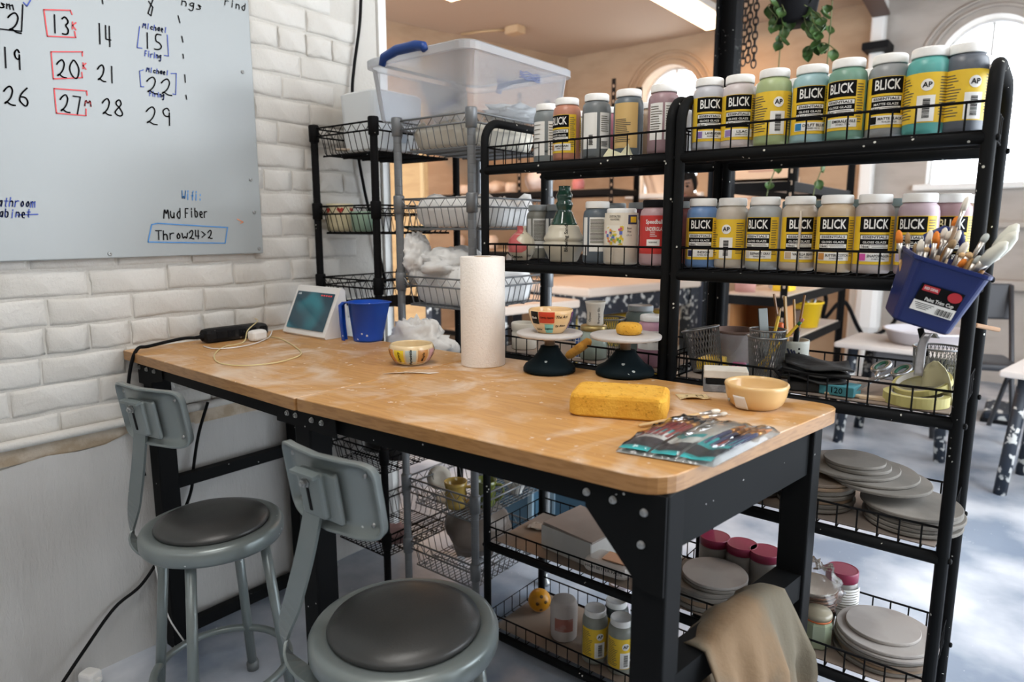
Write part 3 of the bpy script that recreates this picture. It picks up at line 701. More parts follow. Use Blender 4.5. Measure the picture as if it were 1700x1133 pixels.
# top shelf, right unit, front row (photo order)
FR=1.522
rows=[(1176,190,(.50,.51,.55),'lavender glaze jar, first on the right unit\'s top shelf','LAVENDER','30482-6146',(.25,.16,.42),'GLOSS GLAZE',8),
(1226,190,(.62,.56,.56),'lilac glaze jar with pale pinkish body on the top shelf','LILAC','30482-6036',(.30,.20,.45),'GLOSS GLAZE',2),
(1283,180,(.36,.44,.22),'pale green glaze jar showing its yellow back label','LEAF','30482-7016',(.3,.4,.1),'GLOSS GLAZE',185),
(1345,175,(.33,.52,.55),'pale blue glaze jar with a delft blue swatch','DELFT BLUE','30482-5216',(.02,.2,.42),'GLOSS GLAZE',3),
(1405,170,(.17,.33,.25),'sea green emerald glaze jar on the top shelf','EMERALD ISLE','30482-7056',(.5,.6,.5),'GLOSS GLAZE',-16),
(1473,165,(.27,.29,.30),'grey matte black glaze jar on the top shelf','MATTE BLACK','93428-2026',(.02,.02,.02),'MATTE GLAZE',0),
(1538,160,(.10,.38,.35),'teal glaze jar with splashed yellow back label','TEAL','30482-5056',(.1,.4,.35),'GLOSS GLAZE',168),
(1600,150,(.10,.115,.14),'charcoal glaze jar at the right end of the top shelf','COAL','30482-2056',(.1,.1,.1),'GLOSS GLAZE',195)]
for X,Y_,c,lb,nm,cd,sw,kd,rt in rows:
    FY=FR+(.012 if rows.index((X,Y_,c,lb,nm,cd,sw,kd,rt))%2 else 0); p=py(X,Y_,FY); glaze_jar(p.x,FY,DK[0],c,lb,front_label(nm,cd,S(nm,sw),kd),face(p.x,FR,rt))
for i,(X,c) in enumerate(((1205,(.5,.5,.52)),(1262,(.55,.5,.45)),(1315,(.5,.55,.6)),(1372,(.4,.4,.42)),(1432,(.6,.6,.55)),(1500,(.5,.45,.4)))):
    p=py(X+14,160,1.652); glaze_jar(p.x,1.652,DK[0],c,'white-lidded jar in the back row of the right top shelf, %s from the left'%ORD[i])
p=py(1652,150,1.66); glaze_jar(min(p.x,xR1-.05),1.66,DK[0],(.35,.28,.25),'brown glaze jar behind the right end frame, top shelf',front_label('OAK','30482-3016',S('OAK',(.3,.2,.1))),face(p.x,1.66,-18))
# second shelf, right unit
rows=[(1163,(.13,.24,.46),'blue indigo glaze jar, first on the right unit\'s second shelf','INDIGO','30482-5036',(.02,.02,.08),-4),
(1214,(.50,.45,.38),'beige glaze jar turned to its yellow back label','SAND','30482-3026',(.5,.4,.3),150),
(1268,(.37,.39,.39),'pale grey elephant gray glaze jar','ELEPHANT GRAY','30482-2036',(.6,.6,.58),-22),
(1325,(.55,.47,.38),'cream vanilla glaze jar with a pale drip down the label','VANILLA BEAN','30482-1036',(.5,.38,.26),8),
(1386,(.52,.40,.27),'tan butterscotch glaze jar with splattered label','BUTTERSCOTCH','30482-8076',(.55,.25,.06),-2),
(1449,(.46,.40,.38),'greige snapdragon glaze jar with a pink swatch','SNAPDRAGON','30482-3786',(.6,.08,.35),10),
(1522,(.44,.34,.38),'mauve violet glaze jar behind the brush cup','VIOLET','30482-6056',(.5,.42,.6),-16)]
for i_,(X,c,lb,nm,cd,sw,rt) in enumerate(rows):
    FY=FR+(.012 if i_%2 else 0)+(.02 if i_==6 else 0); p=py(X,390,FY); glaze_jar(p.x,FY,DK[1],c,lb,front_label(nm,cd,S(nm,sw)),face(p.x,FR,rt))
m_drip=mat('drip_cream',(.62,.55,.45),.4)
p=py(1325,390,FR+.012); t=thing('glaze_drip','cream glaze drip dried on the vanilla jar','drip',(p.x,FR,DK[1]),face(p.x,FR,4)); 
mb=MB(); mb.tube([((JR+.0015)*1,0,.125),((JR+.0022),.0003,.09),((JR+.0022),-.0003,.05),((JR+.002),0,.004)],[.002,.0028,.0022,.0016],6); d=mb.build('glaze_drip',m_drip); d.parent=None
bpy.data.objects.remove(t); d.location=(p.x,FR+.012,DK[1]); d.rotation_euler=(0,0,face(p.x,FR,4)); tag(d,'cream glaze drip dried on the vanilla jar','drip')
p=py(1578,380,1.60); glaze_jar(p.x,1.60,DK[1],(.42,.27,.29),'dusty pink glaze jar half hidden by the brush cup',front_label('ROSE','30482-3066',S('ROSE',(.5,.2,.25))),face(p.x,1.60,5))
p=py(1637,380,1.66); glaze_jar(min(p.x,xR1-.05),1.66,DK[1],(.32,.22,.14),'brown glaze jar behind the right end frame, second shelf',front_label('BARK','30482-3076',S('BARK',(.3,.15,.08))),face(p.x,1.66,-15))
m_ltq=mat('lid_teal',(.30,.40,.42),.5)
for i,X in enumerate((1190,1245,1300,1356,1415,1470)):
    p=py(X+22,350,1.655); glaze_jar(p.x,1.655,DK[1],(.3,.3,.3),'jar with pale blue-grey lid in the second shelf\'s back row, %s from the left'%ORD[i],lid=m_ltq,h=.150)
# top shelf, left unit
lg=plain_label('g',None,[(m_lw,-70,-10,.02,.108),(m_lw,5,60,.02,.108),('T',m_lk,'NET',.008,-2,.03,.01),('L',m_tx,8,55,.03,.10,10,2),('L',m_tx,-65,-20,.03,.10,6,5)])
p=py(908,215,1.56); glaze_jar(p.x,1.56,DK[0],(.20,.23,.24),'dark grey jar with white label at the left end, top shelf',lg,face(p.x,1.56,0))
p=py(941,215,FR); glaze_jar(p.x,FR,DK[0],(.52,.23,.15),'orange mandarin glaze jar on left unit\'s top shelf',front_label('MANDARIN','30482-4056',S('MA',(.6,.3,.1))),face(p.x,FR,-34))
lg2=plain_label('g2',None,[(m_lw,-60,2,.022,.108),(m_lw,14,60,.022,.108),('L',m_tx,18,56,.06,.10,8,2),('L',m_lk,-30,-12,.03,.055,9,7),('L',m_lk,20,56,.026,.040,4,5)])
p=py(990,215,FR); glaze_jar(p.x,FR,DK[0],(.15,.17,.18),'dark grey jar with smeared white label and white lid',lg2,face(p.x,FR,0))
m_tan=mat('label_tan',(.62,.42,.16),.6)
lg3=plain_label('g3',None,[(m_tan,-62,38,.018,.122),('L',m_tx,-55,10,.03,.085,13,2)])
p=py(1043,205,FR); glaze_jar(p.x,FR,DK[0],(.11,.14,.16),'dark jar with plain tan paper label',lg3,face(p.x,FR,0))
lg4=plain_label('g4',None,[(m_lw,-50,2,.03,.112),(m_lw,10,60,.03,.112),('L',m_tx,-45,0,.05,.105,10,2),('L',m_tx,14,50,.05,.105,10,4)])
p=py(1101,200,FR); glaze_jar(p.x,FR,DK[0],(.34,.22,.24),'dusty mauve jar with drips beside the twin frame tubes',lg4,face(p.x,FR,-5))
for i,(X,c) in enumerate(((960,(.5,.5,.5)),(1012,(.4,.15,.2)),(1075,(.3,.22,.15)),(1130,(.5,.5,.5)))):
    p=py(X,190,1.66); glaze_jar(p.x,1.66,DK[0],c,'short white-lidded jar in the left top shelf\'s back row, %s from the left'%ORD[i],h=.145)
mb=MB(); mb.add([(0,0,0),(.07,.004,0),(.062,.012,.028),(.046,.006,.006),(.01,.010,.020),(0,.03,0),(.07,.03,0)],[(0,1,3,4),(1,2,3),(0,4,5),(1,6,2)]); p=py(1000,245,1.475); tag(mb.build('paper_scrap',mat('scrap_cream',(.72,.70,.48),.8),None,(p.x,1.478,DK[0])),'torn cream paper scrap in front of the jars','paper')
# second shelf, left unit
lw=plain_label('w',None,[(m_lw,-32,52,.03,.115),(m_lw,-66,-42,.02,.115),('L',m_tx,-28,48,.05,.11,18,2)])
p=py(991,390,FR); glaze_jar(p.x,FR,DK[1],(.10,.125,.15),'slate jar with white text label on left second shelf',lw,face(p.x,FR,0))
m_flo=mat('floral_print',(.8,.78,.7),.5,col2=(.75,.55,.05),nscale=60,namt=1,thr=(.5,.54)); 
flo=[(mat('cream_label',(.74,.69,.58),.5),-70,70,.045,.125),(m_flo,-55,8,.048,.095),(mat('label_navy',(.03,.04,.10),.5),22,58,.098,.120),(m_yel,30,54,.102,.116),('T',m_lk,'CRYSTALTEX',.007,-22,.116,.030),('T',m_lk,'GLAZES',.005,-22,.109,.024),('T',m_lk,'Snow',.007,26,.088,.012),('T',m_lk,'Fire',.007,26,.080,.010),('T',m_lk,'CTL 14',.005,26,.071,.013)]
cr=(mat('c1',(.6,.1,.2),.5),mat('c2',(.1,.15,.5),.5),mat('c3',(.15,.35,.1),.5),mat('c4',(.75,.3,.05),.5))
rr=random.Random(4)
for k in range(16):
    a=rr.uniform(-54,0); z=rr.uniform(.050,.090); flo.append((cr[k%4],a,a+rr.uniform(4,9),z,z+rr.uniform(.004,.009)))
p=py(1031,395,1.515); glaze_jar(p.x,1.515,DK[1],(.62,.57,.48),'cream crystal glaze jar with floral label',plain_label('f',None,flo,.043),face(p.x,1.515,0),r=.043,h=.136)
m_red=mat('label_red',(.52,.035,.03),.45)
spd=[(m_red,-75,75,.028,.118),(m_lw,-25,25,.047,.062),('T',m_lw,'Speedball',.014,2,.103,.040),('T',m_lw,'UNDERGLAZE',.013,8,.086,.050),('L',m_lw,-12,14,.066,.080,3,2),('T',m_lk,'ROSE PINK',.005,0,.055,.02)]
t=py(1087,390,FR); j=glaze_jar(t.x,FR,DK[1],(.50,.33,.34),'red labelled underglaze jar with black lid',plain_label('s',None,spd),face(t.x,FR,-6),lid=m_blackp)
lgrey=mat('lid_grey',(.30,.33,.34),.5)
p=py(882,370,1.655); glaze_jar(p.x,1.655,DK[1],(.23,.23,.20),'olive grey jar behind the pink bud vase',lw,face(p.x,1.655,5),lid=lgrey)
for X,c,lb in ((925,(.05,.06,.07),'dark jar behind the green-necked vase'),(1020,(.05,.06,.07),'grey-lidded dark jar behind the floral jar'),(1062,(.12,.03,.06),'maroon jar behind the red labelled jar'),(1135,(.18,.05,.05),'dark red jar seen between the two frame tubes')):
    p=py(X,370,1.665); glaze_jar(p.x,1.665,DK[1],c,lb,lw if X<1000 else None,face(p.x,1.665,0),lid=lgrey)
# ================================================================== things on the desk
TOP=DT+.0006
def P(x,y): p=pz(x,y,DT); return Vector((p.x,p.y,TOP))
def align(a,b): d=b-a; return math.atan2(d.y,d.x)
# power strip
a,b=P(345,571),P(440,558); ang=align(a,b); c=(a+b)/2
t=thing('power_strip','dusty black power strip lying by the brick wall','power strip',(c.x-.012,c.y,TOP),ang)
m_ps=mat('strip_black',(.02,.02,.021),.5,specks=(60,.22,(.3,.29,.28)),col2=(.07,.07,.07),nscale=12)
L=.205; mb=MB(); mb.T=Matrix(((0,1,0,0),(1,0,0,0),(0,0,1,0),(0,0,0,1))); mb.box((0,0,.022),(L,.052,.042),bev=.012); 
mb=MB(); mb.box((0,0,.021),(L,.052,.040),bev=.012); mb.build('housing',m_ps,t)
for i in range(5):
    mb=MB(); mb.box((-.06+.035*i,-.0262,.023),(.024,.003,.022),bev=.001); s=mb.build('socket',m_blackp,t)
    for dx in (-.005,.005): MB().box((-.06+.035*i+dx,-.0278,.026),(.0015,.001,.006)).build('slot',m_ps,s)
mb=MB(); mb.T=Matrix.Rotation(-PI/2,4,'Y'); mb.lathe([(.011,0),(.011,.006),(.006,.008),(.005,.022)],12,(.02,0,L/2-.003)); mb.build('strain_relief',m_blackp,t)
ps_end=Vector((c.x-.012,c.y,0))+Vector((math.cos(ang),math.sin(ang),0))*(-L/2-.018)
cord=MB().tube(bez([(ps_end.x,ps_end.y,DT+.02),px(300,563,-1.97),(-1.955,.84,DT+.012),px(228,580,-1.94),px(217,610,-1.955),px(213,660,-1.985),px(222,720,-2.0),px(240,790,-2.0)],8),.0048,8).build('cord',m_cable)
cord.parent=t; cord.matrix_parent_inverse=(Matrix.Translation(t.location)@Matrix.Rotation(ang,4,'Z')).inverted()
tag(MB().tube(bez([px(345,668,-1.985),px(330,720,-2.0),px(322,770,-2.0),px(316,820,-2.0),px(290,880,-2.005),px(240,965,-2.005),px(190,1010,-2.005),px(140,1080,-1.99),px(100,1140,-1.97)],8),.0048,8).build('black_cable',m_cable),'black cord trailing down the plaster to the floor','cord')
# charger, cables
p=P(428,566); t=thing('usb_charger','white usb charger plug beside the power strip','charger',(p.x,p.y,TOP),ang+.2)
MB().box((0,0,.0165),(.052,.034,.032),bev=.008).build('body',mat('plastic_white',(.78,.77,.75),.4),t)
MB().box((.027,0,.018),(.004,.014,.006),bev=.001).build('port',m_blackp,t)
m_yc=mat('cable_yellow',(.68,.58,.30),.5); m_wc=mat('cable_white',(.75,.74,.72),.5)
def deskpath(pts,z=.0025): return [P(x,y)+Vector((0,0,z)) for x,y in pts]
tag(MB().tube(bez(deskpath([(444,560),(470,566),(500,587),(480,599),(440,607),(390,609),(361,603),(357,590),(372,578),(404,570)])+[P(416,566)+Vector((-.012,.0,.03)),P(425,560)+Vector((-.02,.02,.046)),P(420,553)+Vector((-.02,.02,.044))],8),.0016,6).build('yellow_cable',m_yc),'thin yellow cable looped on the desk','cable')
tag(MB().tube(bez(deskpath([(338,577),(356,581),(390,579),(424,572),(446,562)])+[P(452,556)+Vector((0,0,.012))],8),[.004]*2+[.0016]*60 if False else .0018,6).build('white_cable',m_wc),'short white cable lying under the power strip','cable')
# smart display
a,b=P(472,553),P(541,565); ang=align(a,b); 
t=thing('smart_display','white smart display with teal screen propped on the desk','display',tuple((a+b)/2),ang)
M=Matrix.Rotation(math.radians(-24),4,'X'); w=(b-a).length
m_plw=mat('display_white',(.78,.78,.77),.35)
mb=MB(); hh=.150
prof=[(0,0),(-.005,.006),(.062,hh),(.072,hh+.002),(.078,hh-.006),(.088,.02),(.080,0)]
mb.T=Matrix(((0,0,1,-w/2),(1,0,0,0),(0,1,0,0),(0,0,0,1))); mb.prism(prof,0,w); mb.build('wedge_body',m_plw,t)
sl=math.atan2(.067,.144); MS=Matrix.Translation((0,-.0065,.006))@Matrix.Rotation(-sl,4,'X')
m_scr=bpy.data.materials.new('screen_teal'); m_scr.use_nodes=True; N=m_scr.node_tree.nodes; Lk=m_scr.node_tree.links; bs=N['Principled BSDF']; bs.inputs['Roughness'].default_value=.12
tc=N.new('ShaderNodeTexCoord'); wv=N.new('ShaderNodeTexNoise'); wv.inputs['Scale'].default_value=9; wv.inputs['Detail'].default_value=0; wv.inputs['Distortion'].default_value=.6; Lk.new(tc.outputs['Object'],wv.inputs[0])
cr_=N.new('ShaderNodeValToRGB'); cr_.color_ramp.elements[0].position=.42; cr_.color_ramp.elements[1].position=.62; cr_.color_ramp.elements[0].color=(.012,.035,.05,1); cr_.color_ramp.elements[1].color=(.015,.13,.155,1); Lk.new(wv.outputs[0],cr_.inputs[0]); Lk.new(cr_.outputs[0],bs.inputs['Emission Color']); bs.inputs['Emission Strength'].default_value=.8; bs.inputs['Base Color'].default_value=(.01,.02,.025,1)
mb=MB(); mb.T=MS; mb.box((0,-.0015,.079),(w-.030,.003,.124),bev=.001); sc=mb.build('screen',m_scr,t)
mb=MB(); mb.T=MS@Matrix.Translation((-w/2+.032,-.0036,.132))@Matrix.Rotation(PI/2,4,'X'); text_plane(mb,'2:45',.009,Matrix()); mb.build('clock_print',mat('screen_print',(.5,.5,.5),.5,emis=((.6,.65,.65),.6)),sc)
mb=MB(); mb.T=MS; [mb.box((w/2-.075+.012*i,-.0036,.132),(.007,.0008,.004)) for i in range(5)]; tag(mb.build('status_icons',mat('screen_red',(.4,.03,.03),.5,emis=((.6,.05,.05),.6)),sc),kind='stuff')
# blue pitcher
c=P(607,566)+Vector((0,.01,0)); m_blue=mat('pitcher_blue',(.005,.07,.46),.38,specks=(55,.2,(.7,.75,.8)))
t=thing('measuring_pitcher','blue plastic pitcher with clay splatter beside the display','pitcher',tuple(c),math.radians(215))
r0,r1,hh=.043,.056,.118
mb=MB(); mb.lathe([(0,.003),(r0-.004,.003),(r0,0),(r0+.001,.006),(r1,hh-.004),(r1+.004,hh-.003),(r1+.004,hh),(r1-.002,hh),(r0-.002,.007),(0,.006)],40); 
vv=[]
for v in mb.v:
    x,y,z=v; k=max(0,(z-.07)/.05); a_=math.atan2(y,x); s=math.exp(-((abs(a_)-PI)**2)/.12)*k
    vv.append((x-.016*s,y,z))
mb.v=vv; mb.build('bowl',m_blue,t)
mb=MB(); hp=[(r1-.002,0,hh-.004),(r1+.020,0,hh-.002),(r1+.030,0,hh-.012),(r1+.028,0,.05),(r1+.024,0,.0)]
mb=MB(); vs=[];fs=[]
for p in hp:
    for q in (-.014,-.007,.007,.014):
        vs.append((p[0]-(abs(q)>.01)*.010,q,p[2]))
for i in range(len(hp)-1):
    for k in range(3): fs.append((i*4+k,i*4+k+1,i*4+k+5,i*4+k+4))
mb.add(vs,fs,True); vs2=[Vector(v)+Vector((-.003,0,-.001)) for v in vs]; mb.add(vs2,[f[::-1] for f in fs],True); mb.build('handle',m_blue,t)
# glaze test bowls with painted colour names
m_cream=mat('cream_glaze',(.72,.56,.33),.22,coat=.3)
def test_bowl(label,c,R1,R0,hh,prof,segs,rot,liner):
    t=thing('glaze_test_bowl',label,'bowl',tuple(c),rot)
    mb=MB(); n=48; mb.lathe(prof,n); mb.build('bowl',liner,t)
    outer=[(r,z) for r,z in prof if True]
    k=max(range(len(prof)),key=lambda i:prof[i][1]); up=prof[:k+1]
    def rf(z):
        for (ra,za),(rb,zb) in zip(up,up[1:]):
            if za<=z<=zb and zb>za: return ra+(rb-ra)*(z-za)/(zb-za)+.0007
        return up[-1][0]+.0007
    for (a0,a1,z0,z1,m,txt,sz,vert,tm) in segs:
        mb=MB(); D=math.radians; nz=6; nn=10
        mb.sheet(nn,nz,lambda u,v:((rf(z0+(z1-z0)*v))*math.cos(D(a0+(a1-a0)*u)),(rf(z0+(z1-z0)*v))*math.sin(D(a0+(a1-a0)*u)),z0+(z1-z0)*v))
        o=mb.build('colour_patch',m,t) if m else t
        if txt:
            q=MB(); text_wrap(q,txt,sz,D((a0+a1)/2),(z0+z1)/2,lambda z:rf(z)+.0009,.02,vert=vert,shear=.15); q.build('lettering',tm or m_lk,o)
    return t
G=lambda n,c: mat('patch_'+n,c,.25,coat=.3)
c=P(684,604); hh=.052; pr=[(.030,0),(.034,.002),(.045,.010),(.054,.024),(.057,.036),(.055,.046),(.0525,.0515),(.050,.052),(.049,.048),(.050,.036),(.045,.02),(.03,.009),(0,.007)]
segs=[]; cols=[('orange',(.70,.28,.06),'Sherbet'),('yellow',(.75,.58,.03),'Canary'),('blue',(.42,.50,.50),'Periwinkle'),('brown',(.52,.25,.08),'Maple'),('pink',(.60,.36,.38),'Lilac'),('green',(.35,.45,.15),'Moss'),('gold',(.72,.42,.12),'Honey'),('tan',(.6,.4,.25),'Latte'),('teal',(.2,.4,.4),'Jade'),('red',(.5,.1,.08),'Brick'),('cream',(.75,.65,.4),'Cream')]
for i,(n,cc,tx) in enumerate(cols): segs.append((i*32.7,i*32.7+28,.007,.042,G(n,cc),tx,.0095,True,None))
test_bowl('small rounded bowl painted with vertical glaze colour names',c,0,0,hh,pr,segs,face(c.x,c.y,-82),m_cream)
mb=MB(); p=P(690,618); mb.sheet(6,3,lambda u,v:(p.x+(u-.5)*.085+.01*v,p.y+(v-.5)*.022+(u-.5)*.07-.02,TOP+.0008+.004*math.sin(u*PI)*(1-v)),thick=.0006); tag(mb.build('paper_strip',mat('paper_white',(.80,.78,.74),.8)),'curled white paper strip in front of the rounded bowl','paper')
# paper towel roll
c=P(797,606); c.y+=.012
t=thing('paper_towel_roll','tall white embossed paper towel roll standing on the desk','paper towel',tuple(c))
m_pt=mat('towel_paper',(.88,.83,.77),.85,bump=.5,bscale=170); rr_=.0545; hh=.268
mb=MB(); mb.lathe([(.021,0),(rr_,0),(rr_+.0005,.002),(rr_+.0008,hh/2),(rr_,hh-.002),(rr_-.002,hh),(.021,hh),(.021,hh-.03)],56); mb.build('paper',m_pt,t)
mb=MB(); mb.lathe([(.0205,.001),(.0205,hh+.0005),(.019,hh+.0005),(.019,.001)],28); mb.build('core',mat('cardboard_core',(.40,.28,.17),.9),t)
# banding wheels
m_bw=mat('wheel_base',(.010,.020,.026),.33,specks=(42,.16,(.45,.5,.5))); m_disc=mat('clay_disc',(.55,.52,.50),.6,col2=(.42,.40,.38),nscale=9,namt=.7); m_shaft=mat('brass_shaft',(.40,.30,.22),.4,.4)
def banding(label,c,rb,hb,rd,hd):
    t=thing('banding_wheel',label,'banding wheel',tuple(c))
    MB().lathe([(rb*.9,0),(rb,.003),(rb,.010),(rb*.93,.018),(rb*.70,hb*.45),(rb*.48,hb*.72),(rb*.36,hb*.92),(rb*.35,hb),(rb*.22,hb+.001),(0,hb+.001)],40).build('base',m_bw,t)
    MB().lathe([(.0125,hb-.002),(.0125,hd-.012),(.0145,hd-.012),(.0145,hd)],20).build('shaft',m_shaft,t)
    MB().lathe([(rd-.012,hd),(rd-.001,hd+.001),(rd,hd+.004),(rd,hd+.008),(rd-.002,hd+.0095),(rd*.5,hd+.0095),(0,hd+.0095)],56).build('disc',m_disc,t)
    return hd+.0097
c1_=P(912,617); z1=banding('dark banding wheel carrying the painted bowl',c1_,.062,.062,.078,.086)
c2_=P(1037,622); z2=banding('dark banding wheel carrying the round yellow sponge',c2_,.068,.058,.082,.085)
# painted bowl on the wheel
pr=[(.030,0),(.032,.003),(.040,.012),(.048,.030),(.052,.046),(.052,.053),(.050,.055),(.048,.053),(.046,.04),(.038,.014),(.02,.007),(0,.006)]
segs=[(-66,-40,.024,.053,G('black',(.02,.02,.022)),'Black',.0075,False,m_lw),(-38,4,.027,.053,G('candy',(.55,.05,.02)),'Candy Apple',.0062,False,None),(-24,2,.003,.024,G('lagoon',(.20,.50,.42)),'Lagoon',.0066,False,None),(8,40,.034,.048,None,'The Art',.0095,False,None),(10,40,.012,.028,None,'by Alton',.0075,False,None),(-60,-30,.004,.018,None,'Snow',.007,False,None),(60,120,.01,.05,G('plum',(.15,.03,.2)),'Plum',.012,False,None),(130,200,.01,.05,G('jade',(.1,.3,.2)),'Jade',.012,False,None)]
cb=c1_+Vector((.006,-.005,z1)); 
test_bowl('bowl with red candy apple patch on the banding wheel',cb,0,0,0,pr,segs,face(cb.x,cb.y,6),mat('cream_orange',(.74,.50,.25),.2,coat=.3))
# sponges
m_sp=mat('sponge_yellow',(.74,.40,.045),.95,col2=(.66,.31,.02),nscale=25,namt=.6,bump=.8,bscale=160,specks=(230,.42,(.50,.24,.012)))
cs=c2_+Vector((.006,.004,z2)); 
tag(MB().lathe([(.022,0),(.028,.003),(.0305,.012),(.0285,.021),(.022,.026),(.010,.0265),(0,.026)],36).build('round_sponge',m_sp,None,tuple(cs)),'round yellow sponge on the banding wheel','sponge')
def big_sponge():
    a=P(946,691); b=P(1098,703); d=P(1127,688); e=P(948,652)
    ang=align(a,b); w=(b-a).length+.012; dep=.115; hh=.042; q=.018
    mb=MB(); rings=[]
    def ring(ins,z):
        X,Y=w/2-ins,dep/2-ins; out=[]
        for cx,cy,a0 in ((X-q,Y-q,0),(-X+q,Y-q,90),(-X+q,-Y+q,180),(X-q,-Y+q,270)):
            for k in range(7): an=math.radians(a0+15*k); out.append((cx+q*math.cos(an),cy+q*math.sin(an),z))
        return out
    rs=[ring(.004,0),ring(.0,.004),ring(0,hh*.5),ring(.001,hh-.007),ring(.004,hh-.002),ring(.009,hh)]
    n=28; vs=sum(rs,[]); rnd=random.Random(3); vs=[(x+rnd.uniform(-.0006,.0006),y+rnd.uniform(-.0006,.0006),z+rnd.uniform(-.0005,.0005)*(z>0)) for x,y,z in vs]
    fs=[(i*n+k,i*n+(k+1)%n,(i+1)*n+(k+1)%n,(i+1)*n+k) for i in range(5) for k in range(n)]+[tuple(range(n))[::-1],tuple(range(5*n,6*n))]
    mb.add(vs,fs,False); u=Vector((math.cos(ang),math.sin(ang),0)); v=Vector((-u.y,u.x,0)); c=a+u*(w/2-.004)+v*(dep/2)
    return tag(mb.build('tile_sponge',m_sp,None,tuple(c),ang),'big rectangular yellow sponge in the middle of desk','sponge')
big_sponge()
# small ochre sponge stick leaning on the shelf
p=P(940,601); q=Vector((p.x+.042,p.y+.05,TOP+.052)); m_oc=mat('ochre_sponge',(.48,.23,.03),.9,col2=(.3,.12,.01),nscale=60,namt=.7,bump=.5,bscale=90)
tag(MB().tube([p+Vector((0,0,.012)),p.lerp(q,.12)+Vector((0,0,.010)),p.lerp(q,.5)+Vector((0,0,.006)),p.lerp(q,.9)+Vector((0,0,.003)),q],[.006,.011,.0125,.0115,.005],12).build('sponge_stick',m_oc),'ochre finger-shaped sponge leaning behind the banding wheel','sponge')
# yellow bowl with paper tag
c=P(1247,676); c.y+=.012; c.x+=.004
t=thing('cream_bowl','pale yellow glazed bowl with paper tag at desk end','bowl',tuple(c),face(c.x,c.y,0))
m_yb=mat('butter_glaze',(.74,.50,.23),.25,col2=(.66,.40,.15),nscale=6,namt=.5,coat=.3)
MB().lathe([(.040,0),(.043,.002),(.0505,.010),(.0555,.024),(.058,.038),(.0595,.042),(.0585,.0455),(.056,.047),(.0535,.0455),(.0525,.040),(.049,.022),(.040,.010),(0,.008)],56).build('bowl',m_yb,t)
mb=MB(); D=math.radians; rf_=lambda z:.046+.0105*min(1,(z+.004)/.03)
mb.sheet(8,5,lambda u,v:((rf_(v*.026)+.0028)*math.cos(D(-44+u*24+6*(1-v)*u)),(rf_(v*.026)+.0028)*math.sin(D(-44+u*24+6*(1-v)*u)),.003+v*.025),thick=.0004); mb.build('paper_tag',mat('tag_white',(.75,.73,.70),.7),t)
MB().tube([(.056*math.cos(D(-58)),.056*math.sin(D(-58)),.012),(.0575*math.cos(D(-57)),.0575*math.sin(D(-57)),.018)],.002,6).build('wire_staple',m_bolt,t)
# sanding blocks and sandpaper
a,b=P(1168,663),P(1250,668); ang=align(a,b); c=P(1203,648)
def block(name,label,dz,h,m1,w,dep,off=0):
    o=MB(); o.box((off,0,h/2),(w,dep,h),bev=.002); return tag(o.build(name,m1,None,(c.x,c.y,TOP+dz),ang),label,'sanding block')
block('sanding_block','grey gritty sanding block at the bottom behind the bowl',0,.016,mat('grit_grey',(.16,.16,.17),.95,col2=(.3,.3,.3),nscale=60,bump=.6,bscale=200),.088,.055)
block('sanding_block','black sanding block sandwiched under the white one',.0162,.013,mat('grit_black',(.02,.02,.021),.9,bump=.6,bscale=200),.086,.055,.004)
block('sanding_block','white dusty block on top of the black sanding block',.0296,.017,mat('dusty_white',(.66,.62,.55),.8,col2=(.5,.45,.38),nscale=20,namt=.5),.088,.056)
a=P(1140,663); mb=MB(); mb.sheet(8,4,lambda u,v:((u-.5)*.062,(v-.5)*.044,.001+.005*max(0,1-v*2.5)**2*abs(math.sin(u*4))),thick=.0007)
t=thing('sandpaper_sheet','tan sandpaper scrap with printed letters by the big sponge','sandpaper',(a.x+.004,a.y+.022,TOP),ang+.25)
mb.build('sheet',mat('sandpaper_tan',(.68,.52,.28),.8),t)
mb=MB(); M_=Matrix.Translation((.014,.004,.0016)); text_plane(mb,'M',.022,M_,0); text_plane(mb,'3',.014,Matrix.Translation((-.012,.004,.0016)),0); mb.box((0,-.009,.0014),(.056,.0006,.0004)); tag(mb.build('print',mat('print_brown',(.12,.08,.04),.6),t),kind='stuff')
# loose brushes on the desk
m_handle=mat('handle_beech',(.56,.36,.16),.5); m_ferr=mat('ferrule',(.55,.52,.48),.3,.8)
def brush(name,label,a,b,rh=.0035,bris=(.75,.70,.6),bl=.022,br=.005,group=None,fl=.03,handle=None):
    """handle starts at a, bristles end at b"""
    a,b=Vector(a),Vector(b); L=(b-a).length; t=thing(name,label,'paint brush',tuple(a),(b-a).to_track_quat('Z','Y').to_euler(),group)
    MB().lathe([(rh*.5,0),(rh*.8,.004),(rh,L*.25),(rh*1.1,L-bl-fl*1.2),(rh*.9,L-bl-fl)],10).build('handle',handle or m_handle,t)
    MB().lathe([(rh*.95,L-bl-fl),(rh*1.0,L-bl-fl*.6),(rh*1.12,L-bl-fl*.55),(rh*1.0,L-bl-fl*.5),(br*.85,L-bl)],10).build('ferrule',m_ferr,t)
    MB().lathe([(br*.85,L-bl-.001),(br,L-bl*.6),(br*.8,L-bl*.2),(br*.25,L)],10).build('bristles',mat('bristle_%d_%d'%(bris[0]*100,bris[2]*100),bris,.8),t)
    return t
z=Vector((0,0,.0045))
brush('paint_brush','wooden paint brush with white tip lying before the sponge',P(1060,712)+z,P(1195,688)+Vector((0,0,.006)))
brush('paint_brush','thin wooden brush poking from under the brush package',P(1128,706)+z,P(1207,691)+z,.003,(.55,.50,.42),.018,.0038)
